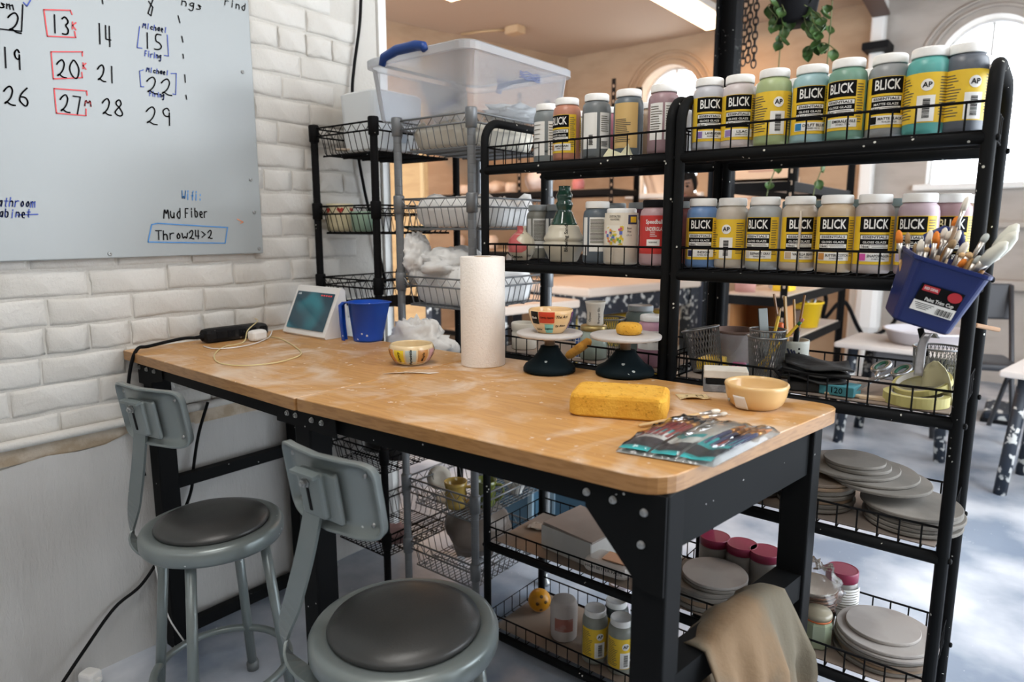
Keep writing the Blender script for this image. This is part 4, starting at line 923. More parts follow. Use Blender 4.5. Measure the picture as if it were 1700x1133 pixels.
# clear package of brushes
A,B,Cc,Dd=P(1022,752),P(1184,779),P(1296,722),P(1128,698)
t=thing('brush_package','clear plastic package of artist brushes with teal card','package',tuple((A+B+Cc+Dd)/4)); O=(A+B+Cc+Dd)/4
def pk(u,v,h): # u along A-B, v from A to D
    p=(A*(1-u)+B*u)*(1-v)+(Dd*(1-u)+Cc*u)*v; return (p.x-O.x,p.y-O.y,h)
hump=lambda u,v:.004+.010*abs(math.sin(u*PI*2.5))**.7*math.sin(min(1,max(0,v*1.05))*PI)**.5
m_tealc=mat('card_teal',(.03,.36,.38),.4); m_cardb=mat('card_dark',(.03,.025,.03),.4); m_cw=mat('card_white',(.72,.72,.70),.4)
MB().sheet(20,12,lambda u,v:pk(u,v,.0015)).build('backing',mat('card_grey',(.60,.60,.58),.5),t)
ra=random.Random(11)
secs=[(.02,.33,(.30,.05,.05)),(.36,.62,(.72,.70,.66)),(.66,.97,(.05,.06,.14))]
for k,(u0,u1,hc) in enumerate(secs):
    def band(v0,v1,m,zo=.0):
        MB().sheet(10,4,lambda u,v:pk(u0+(u1-u0)*u,v0+(v1-v0)*v,hump(u0+(u1-u0)*u,v0+(v1-v0)*v)+.0035+zo)).build('card_strip',m,t)
    band(.01,.07,m_tealc); band(.07,.24,m_cardb); band(.24,.38,m_cw if k<2 else m_tealc); band(.38,.47,m_tealc)
    if k!=1:
        for q in range(5):
            u=u0+.03+(u1-u0-.06)*q/4
            pts=[pk(u,v,hump(u,v)+.001) for v in (.3,.5,.66,.72)]
            MB().tube(pts,[.004,.0042,.0038,.0035],8).build('brush_handle',mat('lacquer_%d'%k,hc,.3),t)
            MB().tube([pk(u,.70,hump(u,.7)+.001),pk(u,.82,hump(u,.82)+.001)],.0037,8).build('brush_ferrule',mat('copper_ferrule',(.62,.30,.08),.3,.7),t)
            MB().tube([pk(u,.82,hump(u,.82)+.001),pk(u,.95,hump(u,.9)+.001)],[.004,.0015],8).build('brush_tip',mat('tip_dark' if k==0 else 'tip_orange',(.03,.03,.04) if k==0 else (.62,.26,.10),.7),t)
mb=MB(); cc=[pk(.79,.42,hump(.79,.42)+.0052)]+[pk(.79+.05*math.cos(2*PI*i/20),.42+.09*math.sin(2*PI*i/20),hump(.79,.42)+.0050) for i in range(20)]; mb.add(cc,[(0,i+1,(i+1)%20+1) for i in range(20)]); mb.build('red_seal',mat('seal_red',(.6,.04,.05),.4),t)
for k,(uu,tx,m) in enumerate(((.17,'ARTIST',r_ink),(.17,'BRUSHES',m_lk),(.48,'SET',m_tealc))):
    e1=Vector(pk(uu+.1,.3,0))-Vector(pk(uu-.1,.3,0)); e2=Vector(pk(uu,.4,0))-Vector(pk(uu,.2,0)); e1.normalize(); e2.normalize(); q=Vector(pk(uu,.31-.05*(k==1),hump(uu,.3)+.0058))
    mb=MB(); text_plane(mb,tx,.010,Matrix.Translation(q)@Matrix((tuple((e1.x,e2.x,0,0)),tuple((e1.y,e2.y,0,0)),(0,0,1,0),(0,0,0,1)))); mb.build('card_lettering',m,t)
m_film=glassy('clear_film',(.97,.98,.98),.55,.08,.06)
rw=random.Random(5); off={}
def film(u,v):
    k=(round(u*26),round(v*16)); off.setdefault(k,rw.uniform(-.0016,.0016)); e=1 if 0<u<1 and 0<v<1 else 0
    return pk(u,v,.0022+e*(hump(u,v)+.0065+off[k]+.002*math.sin(u*40+v*25)))
MB().sheet(26,16,film).build('film',m_film,t)

tag(MB().tube(bez([px(258,938,-1.93),px(262,960,-1.93),px(272,1000,-1.93),px(285,1035,-1.92),px(325,1092,-1.88),px(345,1125,-1.85)],6),.0022,6).build('white_cable',m_wc),'white cable hanging by the bench leg behind the stool','cable')
p=pz(150,1126,.02); t=thing('power_adapter','small white power adapter on the floor by the wall','adapter',(p.x,p.y,.001),.4); MB().box((0,0,.02),(.05,.04,.04),bev=.008).build('body',m_plw,t); MB().box((.03,0,.02),(.012,.012,.01),bev=.002).build('plug',m_plw,t)
from mathutils import noise as NZ
# ================================================================== things on the shelf units
def on(px_,py_,Y): p=py(px_,py_,Y); return p
# --- left unit, second shelf: vases
p=py(866,400,1.525); t=thing('bud_vase','small round bud vase with pink and cream glaze','vase',(p.x,1.525,DK[1]),face(p.x,1.525,0))
MB().lathe([(.020,0),(.026,.004),(.036,.022),(.0385,.040),(.034,.058),(.022,.072),(.0125,.078),(.011,.086),(.0135,.094),(.010,.094),(.008,.08)],36).build('body',mat('vase_cream',(.62,.57,.44),.3,specks=(90,.2,(.1,.1,.1))),t)
mb=MB(); D=math.radians
def vs_(z): 
    pr=[(.020,0),(.026,.004),(.036,.022),(.0385,.040),(.034,.058),(.022,.072),(.0125,.078),(.011,.086),(.0135,.0941)]
    for (ra,za),(rb,zb) in zip(pr,pr[1:]):
        if za<=z<=zb: return ra+(rb-ra)*(z-za)/(zb-za)
    return .0135
mb.sheet(14,14,lambda u,v:tuple((vs_(.022+v*.072)+.0007)*f(D(-95+u*(95+25*math.sin(v*9)))) for f in (math.cos,math.sin))+(.022+v*.072,)); mb.build('pink_glaze',mat('glaze_coral',(.58,.13,.13),.3),t)
mb=MB(); text_wrap(mb,'Crimson',.010,D(-28),.010,lambda z:vs_(z)+.0012,.03); text_wrap(mb,'Sea',.009,D(42),.013,lambda z:vs_(z)+.0012,.02); mb.build('lettering',m_lk,t)
p=py(936,400,1.535); t=thing('bottle_vase','tall cream bottle vase with green glazed ribbed neck','vase',(p.x,1.535,DK[1]),face(p.x,1.535,0))
cr_prof=[(.036,0),(.040,.006),(.047,.022),(.055,.040),(.0565,.047),(.050,.052),(.0515,.056),(.054,.060),(.052,.066),(.044,.078),(.042,.086),(.040,.092),(.036,.096)]
gn=[(.036,.096)]+[(.036-.017*i/8+(.0012 if i%2 else 0),.096+.038*i/8) for i in range(1,9)]+[(.020,.138),(.0225,.146),(.0235,.152),(.019,.158),(.020,.164),(.0225,.170),(.021,.176),(.0165,.184),(.0155,.192),(.0155,.198),(.012,.198),(.012,.17)]
MB().lathe(cr_prof,44).build('body',mat('vase_bone',(.60,.56,.45),.35),t); MB().lathe(gn,44).build('neck',mat('glaze_bottle_green',(.012,.05,.035),.12,coat=.6,col2=(.03,.10,.06),nscale=30),t)
mb=MB(); text_wrap(mb,'Blowing Sand',.013,D(6),.062,lambda z:.0585,.02,vert=True); mb.build('lettering',m_lk,t)
# --- left unit, third shelf
m_clay=mat('bisque_white',(.66,.62,.54),.6,col2=(.58,.54,.46),nscale=8)
Z3=DK[2]
def pot(name,label,cat,x,y,z,prof,m,rot=0,n=32):
    return tag(MB().lathe(prof,n).build(name,m,None,(x,y,z),rot),label,cat)
p=py(870,575,1.535); pot('crock','off-white ribbed crock behind the paper towel roll','pot',p.x,1.535,Z3,[(.033,0),(.035,.003),(.0355,.045),(.033,.050),(.036,.056),(.037,.072),(.035,.075),(.033,.072),(.031,.01),(0,.008)],m_clay)
p=py(985,570,1.53); t=thing('glass_jar','glass jar of pale green glaze with brass lid','jar',(p.x,1.53,Z3))
MB().lathe([(.033,0),(.037,.004),(.037,.062),(.033,.070),(.032,.076)],32).build('body',mat('jar_green_glaze',(.34,.42,.37),.15,coat=.5),t)
MB().lathe([(.0335,.0745),(.035,.076),(.035,.086),(.033,.088),(0,.0885)],40).build('lid',mat('brass_lid',(.50,.38,.16),.35,.7),t)
jx,jz=p.x,Z3+.0887
t=thing('clay_cup','small flared clay cup with writing standing on brass-lidded jar','cup',(jx+.004,1.53,jz),face(jx,1.53,0))
pr=[(.021,0),(.0225,.004),(.0215,.02),(.022,.035),(.026,.056),(.0275,.062),(.0255,.062),(.020,.035),(.019,.006),(0,.005)]
MB().lathe(pr,30).build('body',m_clay,t)
mb=MB(); text_wrap(mb,'Bumper Blue',.009,D(22),.030,lambda z:.0245,.01,vert=True); text_wrap(mb,'Oyster',.009,D(-35),.024,lambda z:.0240,.01,vert=True); mb.build('lettering',m_lk,t)
def mesh_cup(label,loc,rot,r0,r1,h,m=None,group='wire mesh pencil cups'):
    m=m or mat('mesh_steel',(.20,.205,.21),.3,.6); t=thing('mesh_cup',label,'pencil cup',loc,rot,group)
    key=('mc',r0,r1,h)
    if key not in JOBS:
        mb=MB(); n=38
        for k in range(n):
            for s in (-1,1):
                mb.tube([((r0+(r1-r0)*q/6)*math.cos(2*PI*k/n+s*.55*q/6),(r0+(r1-r0)*q/6)*math.sin(2*PI*k/n+s*.55*q/6),h*q/6) for q in range(7)],.00075,3)
        JOBS[key]=mb.mesh('wire_mesh',m)
        b=MB(); b.tube([(r1*math.cos(2*PI*k/32),r1*math.sin(2*PI*k/32),h) for k in range(32)],.0024,6,closed=True); JOBS[key+('r',)]=b.mesh('rim',m)
        b=MB(); b.lathe([(r0,0),(r0+.001,.004),(r0-.001,.004),(0,.002)],32); JOBS[key+('b',)]=b.mesh('base',m)
    tag(link('wire_mesh',JOBS[key],t),kind='stuff'); link('rim',JOBS[key+('r',)],t); link('base',JOBS[key+('b',)],t); return t
p=py(1020,590,1.60); mesh_cup('mesh pencil cup behind the round yellow sponge',(p.x-.014,1.60,Z3),0,.034,.040,.100)
p=py(1062,560,1.655); glaze_jar(p.x,1.655,Z3,(.16,.21,.20),'grey-lidded sage green jar on the third shelf',lid=lgrey,r=.040,h=.135)
m_pinkj=(.50,.28,.36); p=py(1082,570,1.535); pk_l=plain_label('pk',None,[(m_lw,-70,70,.045,.092),('T',m_lk,'1 PINT',.008,-30,.062,.018),('T',m_lk,'GLAZE',.006,10,.066,.016)],.036)
glaze_jar(min(p.x,xL1-.05),1.535,Z3,m_pinkj,'pink glaze jar with white lid behind the round sponge',pk_l,face(p.x,1.535,0),r=.036,h=.128)
# colour chart card
p=py(965,600,1.50); t=thing('colour_chart','small card of glaze colour squares behind banding wheel','card',(p.x,1.503,Z3),0)
MB().box((0,0,.030),(.044,.0015,.060)).build('card',m_cw,t)
rc=random.Random(8)
for i in range(4):
    for j in range(5):
        cc=rc.choice([(.4,.05,.05),(.05,.1,.3),(.1,.3,.15),(.6,.45,.1),(.25,.25,.28),(.05,.05,.06),(.4,.2,.1)])
        MB().box((-.0155+.0103*i,-.0012,.008+.011*j),(.0085,.0008,.009)).build('colour_square',mat('sq%d%d%d'%tuple(int(v*100) for v in cc),cc,.4),t)
# --- right unit, third shelf
m_brn=mat('brown_pot',(.15,.09,.07),.5)
p=py(1135,570,1.66); pot('brown_pot','dull brown plastic pot behind the leaning mesh cup','pot',max(p.x,xR0+.075),1.665,Z3,[(.045,0),(.047,.004),(.055,.085),(.058,.086),(.058,.092),(.054,.092),(.044,.008),(0,.006)],m_brn)
p=py(1172,625,1.54); mesh_cup('mesh cup leaning over on the third shelf',(p.x+.002,1.545,Z3+.008),(0,math.radians(-14),0),.034,.043,.098)
p=py(1272,640,1.545); MC=(p.x-.004,1.545,Z3); mesh_cup('mesh pencil cup holding pencils and knife',MC,0,.033,.041,.100)
mesh_cup('mesh cup nested inside the pencil cup',(MC[0],MC[1],Z3+.012),0,.030,.0385,.104)
m_pen=mat('pencil_yellow',(.70,.47,.03),.45); m_tip=mat('pencil_wood',(.60,.42,.22),.7); m_grn=mat('ferrule_green',(.03,.16,.06),.4,.4)
def pencil(label,a,b,m=None,tip=True,r=.0036,group='pencils and tools in the mesh cup'):
    a,b=Vector(a),Vector(b); L=(b-a).length; t=thing('pencil',label,'pencil',tuple(a),(b-a).to_track_quat('Z','Y').to_euler(),group)
    MB().lathe([(r,0),(r,L-(.018 if tip else .012))],6,smooth=False).build('barrel',m or m_pen,t)
    if tip: MB().lathe([(r,L-.018),(.0007,L)],6).build('sharpened_tip',m_tip,t)
    else:
        MB().lathe([(r*1.05,L-.012),(r*1.05,L-.003)],10).build('ferrule',m_grn,t); MB().lathe([(r*.95,L-.003),(r*.9,L+.004),(r*.4,L+.006)],10).build('eraser',mat('eraser_pink',(.5,.2,.2),.8),t)
    return t
mcv=Vector(MC)
def up_to(x,y,Y): return py(x,y,Y)
pencil('yellow pencil with green ferrule slanting right over the cup',mcv+Vector((-.015,-.005,.03)),up_to(1331,533,1.56),tip=False)
pencil('bright yellow pencil leaning upright in mesh cup',mcv+Vector((.004,-.012,.02)),up_to(1296,512,1.545))
m_utool=mat('wood_tool',(.42,.23,.07),.5)
def stick(name,label,cat,a,b,w,th,m,group=None):
    a,b=Vector(a),Vector(b); L=(b-a).length; t=MB(); t.box((0,0,L/2),(w,th,L),bev=min(w,th)*.3); return tag(t.build(name,m,None,tuple(a),(b-a).to_track_quat('Z','Y').to_euler()),label,cat,group)
stick('modelling_knife','dark flat metal scraper blade leaning left in the cup','tool',mcv+Vector((-.004,.006,.05)),up_to(1266,512,1.56),.026,.003,mat('dark_steel',(.07,.075,.07),.35,.5))
# utility cup with holes
UC=Vector((py(1312,600,1.625).x,1.628,Z3)); t=thing('perforated_cup','pale perforated ceramic cup behind the folded leather','cup',tuple(UC),face(UC.x,UC.y,0))
MB().lathe([(.034,0),(.036,.003),(.038,.080),(.0375,.086),(.034,.086),(.032,.008),(0,.006)],40).build('body',mat('pale_sage',(.42,.43,.38),.5),t)
holes=[(25,.05),(25,.06),(25,.07),(18,.045),(8,.042),(-2,.040),(-25,.04),(-38,.05),(-30,.055),(27,.04)]
for a,z in holes:
    mb=MB(); mb.T=Matrix.Rotation(D(a),4,'Z')@Matrix.Translation((.0374,0,z))@Matrix.Rotation(PI/2,4,'Y'); mb.lathe([(.0024,0),(.0024,.0012),(0,.0012)],10); mb.build('hole',m_blackp,t)
mb=MB()
for a0,w in ((-8,.018),(2,.014),(10,.010)): mb.T=Matrix.Rotation(D(a0),4,'Z')@Matrix.Translation((.0384,0,.062)); mb.box((0,0,0),(.0012,.004,w),Matrix.Rotation(.4,4,'X'))
mb.build('cutout_motif',mat('motif_navy',(.02,.025,.06),.5),t)
for i,(x,y,tp,lb) in enumerate(((1285,488,m_utool,'brown wooden tool leaning left in perforated cup'),(1303,492,m_utool,'ochre wooden ruler standing in perforated cup'),(1336,490,m_utool,'long brown wooden stick at the right of perforated cup'),(1318,497,m_utool,'pointed ochre rib tool in the middle of perforated cup'))):
    stick('wooden_tool',lb,'tool',UC+Vector((-.012+.008*i,.004*(i%2),.02)),up_to(x,y,1.64),.009 if i==1 else .006,.004,mat('wood_tool%d'%i,((.30,.14,.05),(.46,.25,.05),(.36,.17,.05),(.42,.22,.05))[i],.5),'wooden tools in the perforated cup')
p0=UC+Vector((-.020,-.012,.02)); t=thing('glue_stick','white glue stick with orange cap','glue stick',tuple(p0),(.05,-.05,0)); MB().lathe([(.008,0),(.008,.085)],16).build('tube',m_lw,t); MB().lathe([(.0085,.085),(.0085,.103),(.007,.105)],16).build('cap',mat('cap_orange',(.75,.13,.02),.4),t)
p0=UC+Vector((.010,-.016,.02)); t=thing('marker_pen','black marker standing in the perforated cup','pen',tuple(p0),(0.05,.05,0)); MB().lathe([(.006,0),(.006,.08),(.005,.083),(.004,.098)],14).build('barrel',m_blackp,t); MB().box((.006,0,.075),(.002,.003,.03)).build('clip',m_bolt,t)
# folded black leather
p=py(1345,628,1.53); t=thing('leather_roll','folded black leather tool roll lying across the shelf edge','tool roll',(p.x,1.535,Z3+.022),D(18))
m_lea=mat('black_leather',(.022,.022,.023),.6,bump=.5,bscale=60,col2=(.07,.07,.07),nscale=10)
for k in range(3):
    mb=MB(); mb.sheet(10,6,lambda u,v:((u-.5)*.13+.006*k,(v-.5)*.12,.004+.013*k+.010*(1-u)**2+.004*math.sin(u*7+v*4+k)-.03*u*(k==2)*0),thick=.004); mb.build('fold',m_lea,t)
MB().tube([(-.062,-.06,.010),(-.074,-.06,.022),(-.062,-.06,.034)],.004,8).build('edge_piping',m_lea,t)
MB().box((0,.0,-.012),(.09,.10,.02),bev=.005).build('stiff_flap',m_lea,t)
# sandpaper block 120
p=py(1392,652,1.50); t=thing('grit_block','teal sanding block stamped 120','sanding block',(p.x,1.51,Z3),D(-4)); MB().box((0,0,.011),(.068,.05,.021),bev=.002).build('block',mat('block_teal',(.045,.21,.25),.7,bump=.3,bscale=200),t)
mb=MB(); mb.T=Matrix.Translation((0,-.0255,.011))@Matrix.Rotation(PI/2,4,'X'); text_plane(mb,'120',.017,Matrix(),.01); mb.build('print',m_lk,t)
# scissors
p=py(1446,650,1.56); t=thing('scissors','silver scissors with green handle loops','scissors',(p.x,1.57,Z3+.026),(0,-.22,D(62))); m_st=mat('steel',(.42,.43,.44),.3,.85)
for s in (-1,1):
    mb=MB(); mb.T=Matrix.Rotation(s*.22,4,'Z'); mb.prism([(-.085,-.001*s),(-.005,-.008),(.012,-.006),(.012,.006),(-.005,.007)],-.0015+.0016*s,.0012+.0016*s); mb.tube([(.01,0,0),(.035,.006*s,.004)],.0045,8); mb.build('blade',m_st,t)
    c=Vector((.056,s*.024,.008)); mb=MB(); mb.tube([c+Vector((.021*math.cos(2*PI*k/20),.014*math.sin(2*PI*k/20),.004*math.cos(2*PI*k/20))) for k in range(20)],.0045,8,closed=True); mb.build('handle_loop',m_st,t)
    mb=MB(); mb.tube([c+Vector((.0165*math.cos(2*PI*k/20),.0095*math.sin(2*PI*k/20),.004*math.cos(2*PI*k/20))) for k in range(20)],.0035,8,closed=True); mb.build('loop_lining',mat('lining_green',(.01,.12,.07),.5),t)
# tape rolls, strips
m_tape=mat('masking_tape',(.46,.41,.15),.7)
def tape(label,loc,rot,r1,r0,w,m): 
    t=thing('tape_roll',label,'tape roll',loc,rot); MB().lathe([(r0,0),(r1,0),(r1,w),(r0,w),(r0,0)],40,smooth=False).build('tape',m,t); MB().lathe([(r0-.002,0),(r0,0),(r0,w),(r0-.002,w),(r0-.002,0)],40).build('core',mat('core_grey',(.45,.43,.38),.8),t); return t
p=py(1522,668,1.515); tape('yellow masking tape roll lying flat at the shelf corner',(p.x-.004,1.528,Z3),0,.058,.046,.020,m_tape)
p=py(1530,645,1.55); tape('thin masking tape roll propped on another roll',(p.x,1.56,Z3+.030),(D(16),D(-12),0),.053,.047,.011,m_tape)
mb=MB(); q0=py(1533,560,1.56); mb.sheet(3,14,lambda u,v:(q0.x-.008+.016*u+.02*max(0,1-v*4),1.56-.02*v,q0.z+.012*math.sin(min(1,v*4)*PI)-.085*max(0,v-.12)),thick=.0006); tag(mb.build('metal_strip',mat('foil_strip',(.5,.5,.52),.3,.7,col2=(.25,.25,.27),nscale=40)),'curled silver strip standing beside the mesh cup','strip')
p=py(1582,600,1.625); mesh_cup('mesh cup at the right end of the third shelf',(min(p.x,xR1-.06),1.635,Z3),0,.039,.045,.098)
t=thing('palette_knife','black handled knife in the right mesh cup','tool',(min(p.x,xR1-.06),1.635,Z3+.01),(0,D(-16),0)); MB().box((0,0,.10),(.012,.005,.06),bev=.002).build('handle',m_blackp,t); MB().box((0,0,.05),(.009,.0015,.09)).build('blade',m_st,t)
p=py(1603,640,1.57); mb=MB(); mb.sheet(6,8,lambda u,v:((u-.5)*.058*math.sqrt(max(.02,1-v**3)),.006*math.sin(u*3)-.02*v,v*.085),thick=.0012); tag(mb.build('plastic_rib',mat('rib_cream',(.62,.58,.36),.4),None,(min(p.x,xR1-.045),1.55,Z3),D(-20)),'rounded cream plastic rib leaning in the corner','rib')
p=py(1480,672,1.50); t=thing('wooden_paddle','pale flat wooden paddle lying on third shelf','paddle',(p.x,1.512,Z3),D(10)); MB().prism([(-.06,-.010),(.02,-.016),(.055,-.010),(.062,0),(.055,.010),(.02,.016),(-.06,.008)],0,.005).build('blade',mat('paddle_wood',(.55,.42,.28),.7),t); MB().box((-.09,0,.003),(.07,.012,.006),bev=.002).build('handle',mat('paddle_wood',(.55,.42,.28),.7),t)
# clear bag with colourful clips
p=py(1215,610,1.60); t=thing('clear_bag','clear zip bag with pink and yellow pieces','bag',(p.x,1.60,Z3)); rw2=random.Random(9)
def bagf(u,v): return ((u-.5)*(.10+.02*v),.012*math.sin(u*PI)*(1-v)+rw2.uniform(-.003,.003)-.01,.004+.085*v)
MB().sheet(10,8,bagf).build('front_film',glassy('bag_film',(.95,.95,.96),.5,.12,.22),t); MB().sheet(10,8,lambda u,v:((u-.5)*(.10+.02*v),.022-.010*math.sin(u*PI)*(1-v),.004+.085*v)).build('back_film',MATS['bag_film'],t)
for k,(cc,x) in enumerate((((.75,.06,.25),.01),((.72,.55,.08),-.02),((.1,.4,.55),.042),((.75,.1,.3),.024))): MB().box((x,.004,.012),(.020,.010,.018),Matrix.Rotation(.5*k,4,'Y'),bev=.003).build('clip',mat('clip%d'%k,cc,.4),t)
p=py(1120,640,1.60); mb=MB(); mb.box((0,0,.016),(.05,.07,.032),bev=.003); tag(mb.build('yellow_box',m_yel,None,(xR0+.05,1.575,Z3)),'small yellow box behind the frame tubes','box')
# --- blue trim cup full of brushes, hung on the front frame tube
cc=py(1545,485,1.385); yawc=math.atan2(cc.y,cc.x)-PI/2
Mc=Matrix.Translation(cc)@Matrix.Rotation(yawc+.30,4,'Z')@Matrix.Rotation(D(17),4,'Y')@Matrix.Rotation(D(8),4,'X')
t=thing('paint_trim_cup','dark blue paint trim cup hung on the frame tube','cup',tuple(cc),Mc.to_euler())
m_tc=mat('trim_blue',(.006,.018,.115),.35,specks=(45,.13,(.55,.6,.7)))
def rr_ring(w,d,q,z,n=5):
    out=[]
    for cx,cy,a0 in ((w-q,d-q,0),(-w+q,d-q,90),(-w+q,-d+q,180),(w-q,-d+q,270)):
        for k in range(n+1): an=D(a0+90*k/n); out.append((cx+q*math.cos(an),cy+q*math.sin(an),z))
    return out
rs=[rr_ring(.044,.036,.012,-.058),rr_ring(.048,.040,.014,-.054),rr_ring(.060,.052,.016,.050),rr_ring(.063,.055,.017,.052),rr_ring(.063,.055,.017,.058),rr_ring(.059,.051,.015,.058),rr_ring(.047,.039,.012,-.050)]
n=24; mb=MB(); fs=[(i*n+k,i*n+(k+1)%n,(i+1)*n+(k+1)%n,(i+1)*n+k) for i in range(6) for k in range(n)]+[tuple(range(n))[::-1],tuple(range(6*n,7*n))]
mb.add(sum(rs,[]),fs,False); mb.build('cup',m_tc,t)
mb=MB(); mb.tube([(-.012,.052,.054),(-.030,.056,.085),(-.008,.060,.104),(.020,.060,.104),(.034,.056,.080),(.030,.052,.054)],.006,8); mb.build('hook_tab',m_tc,t)
Ml=Matrix.Translation((0,-.0468,-.008))@Matrix.Rotation(PI/2+math.atan2(.012,.104),4,'X')
mb=MB(); mb.T=Ml
def rect(x0,x1,y0,y1,z): mb.add([(x0,y0,z),(x1,y0,z),(x1,y1,z),(x0,y1,z)],[(0,1,2,3)])
mb.mi=0; rect(-.034,.034,-.022,.026,.001); mb.mi=1; rect(-.034,.034,-.022,-.004,.0014)
mb.mi=2; rect(-.030,-.004,.014,.024,.0014); mb.add([(.022+.011*math.cos(2*PI*k/20),.016+.009*math.sin(2*PI*k/20),.0016) for k in range(20)],[tuple(range(20))])
mb.mi=1; text_plane(mb,'Paint Trim Cup',.0085,Matrix.Translation((.004,.001,.0018)),.02,w=.046); text_plane(mb,'ARTHUR HOLT',.006,Matrix.Translation((-.017,.019,.0020)),.02,w=.022) if False else text_plane(mb,'RED DEVIL',.006,Matrix.Translation((-.017,.019,.0020)),.02,w=.022)
mb.mi=0
for k in range(14): rect(.006+.0018*k,.0066+.0018*k+.0004*(k%3),-.020,-.009,.0018)
for k in range(4): rect(-.031+.002*k,.0-.003*k,-.0085-.003*k,-.0075-.003*k,.0018)
mb.build('label',[m_lk,m_lw,mat('tag_red',(.45,.02,.03),.4)],t)
MI=Mc.inverted(); rb=random.Random(21)
tips=[((1492,382),'o'),((1507,386),'d'),((1530,398),'w'),((1546,382),'w'),((1556,384),'o'),((1562,392),'o'),((1552,404),'o'),((1570,378),'w'),((1578,384),'w'),((1590,360),'o'),((1608,326),'w'),((1594,382),'w'),((1606,402),'w'),((1600,420),'h'),((1613,420),'h'),((1603,430),'o'),((1690,372),'b'),((1688,385),'b'),((1672,402),'b'),((1668,410),'g'),((1640,388),'g'),((1645,424),'o'),((1540,410),'h'),((1520,405),'d'),((1585,398),'d'),((1568,400),'d'),((1628,425),'g')]
bc={'o':(.70,.20,.02),'w':(.72,.68,.60),'d':(.30,.20,.10),'h':(.62,.42,.22),'b':(.66,.66,.58),'g':(.45,.48,.46)}
for i,((x,y),k) in enumerate(tips):
    tip=py(x,y,1.37+.045*rb.random()-(.02 if k in 'b' else 0)); loc=MI@tip
    base=Mc@Vector((max(-.032,min(.032,loc.x*.35+rb.uniform(-.01,.01))),rb.uniform(-.02,.02),-.046+rb.uniform(0,.004)))
    big=k=='b'; nm={'o':'orange-tipped','w':'white-haired','d':'dark worn','h':'bare wooden','b':'broad pale hake','g':'grey flat'}[k]
    rank=sorted(q[0][0] for q in tips if q[1]==k).index(x); brush('paint_brush','%s brush in the blue trim cup, %s of its kind from the left'%(nm,ORD[rank]),base,tip,.0048 if big else rb.uniform(.0024,.0036),bc[k],.045 if big else (.008 if k in 'h' else rb.uniform(.014,.024)),.011 if big else rb.uniform(.0045,.0065),'brushes in the blue trim cup',.03,mat('bh%d'%(i%4),((.50,.30,.12),(.42,.20,.05),(.30,.20,.12),(.55,.42,.28))[i%4],.5))
# wooden dowel clipped to the right rear frame tube
q0=py(1618,540,1.62); q1=py(1658,548,1.70); stick('wooden_peg','short wooden stick poking from the right frame','stick',q0,q1,.009,.009,mat('peg_wood',(.30,.17,.09),.8))
# ================================================================== bats and jars on the lower shelves
m_bat=mat('clay_bat',(.19,.175,.155),.85,col2=(.125,.115,.10),nscale=7,namt=.8,bump=.3,bscale=40); m_bat2=mat('clay_bat_tan',(.24,.165,.105),.85,col2=(.16,.135,.115),nscale=6,namt=.8,bump=.3,bscale=40); m_bat3=mat('plaster_bat',(.33,.305,.285),.85,col2=(.25,.225,.21),nscale=7,namt=.8)
def bat_mesh(r,th,seed,m):
    rr=random.Random(seed); ph=[rr.uniform(0,6) for _ in range(4)]; mb=MB(); n=44; vs=[]
    for (k,z) in ((.975,0),(1,th*.25),(1,th*.8),(.985,th)):
        for i in range(n):
            a=2*PI*i/n; R_=r*k*(1+.006*math.sin(3*a+ph[0])+.004*math.sin(7*a+ph[1])); vs.append((R_*math.cos(a),R_*math.sin(a),z))
    fs=[(i*n+k,i*n+(k+1)%n,(i+1)*n+(k+1)%n,(i+1)*n+k) for i in range(3) for k in range(n)]+[tuple(range(n))[::-1],tuple(range(3*n,4*n))]
    mb.add(vs,fs,False); return mb.mesh('pottery_bat',m)
BATS={}
def bats(cx,cy,z,spec,lab,toplab,group,tilt=0):
    """spec: (radius, thickness, dx, dy, material)"""
    rr=random.Random(int(abs(cx)*1000)); N=len(spec)
    for i,(r,th,dx,dy,m) in enumerate(spec):
        key=(round(r,3),round(th,4),m.name,i%3)
        if key not in BATS: BATS[key]=bat_mesh(r,th,i%3,m)
        tag(link('pottery_bat',BATS[key],None,(cx+dx,cy+dy,z),(0,0,rr.uniform(0,6))),toplab if i==N-1 else '%s, %s from the bottom'%(lab,ORD[i]),'bat',group); z+=th+.0004
    return z
Z4=DK[3]; Z5=DK[4]; Z6=DK[5]
def liner(label,x0,x1,z,m): o=MB(); o.box(((x0+x1)/2,(YA+YB)/2,z-.0008),(x1-x0-.03,YB-YA-.03,.0022)); return tag(o.build('shelf_liner',m),label,'liner')
m_card=mat('cardboard',(.30,.23,.18),.9,col2=(.20,.17,.15),nscale=5,namt=.8)
for x0,x1,z,lb in ((xR0,xR1,Z3-.0012,'dusty brown board lining the shelf with tape rolls'),(xR0,xR1,Z4-.0012,'dusty board under the big bat stacks'),(xR0,xR1,Z5-.0012,'dusty board under the maroon-lidded jars'),(xL0,xL1,Z5-.0012,'cardboard lining the shelf with the plaster box'),(xL0,xL1,Z6-.0012,'cardboard lining the bottom shelf with the orange ball'),(xL0,xL1,Z3-.0012,'dusty board lining the shelf behind banding wheels')): liner(lb,x0,x1,z-.0003,m_card)
p=py(1358,850,1.555); 
bats(p.x-.012,1.565,Z4+.002,[(.080,.008,0,0,m_bat),(.078,.010,.004,.002,m_bat),(.080,.009,-.003,0,m_bat2),(.079,.009,.002,-.002,m_bat),(.080,.010,0,.002,m_bat),(.078,.008,.003,0,m_bat2),(.082,.008,-.004,.002,m_bat2)],'dark clay bat in the tall stack beside the desk leg','tan clay bat topping the tall stack beside desk leg','bats stacked on the fourth shelf')
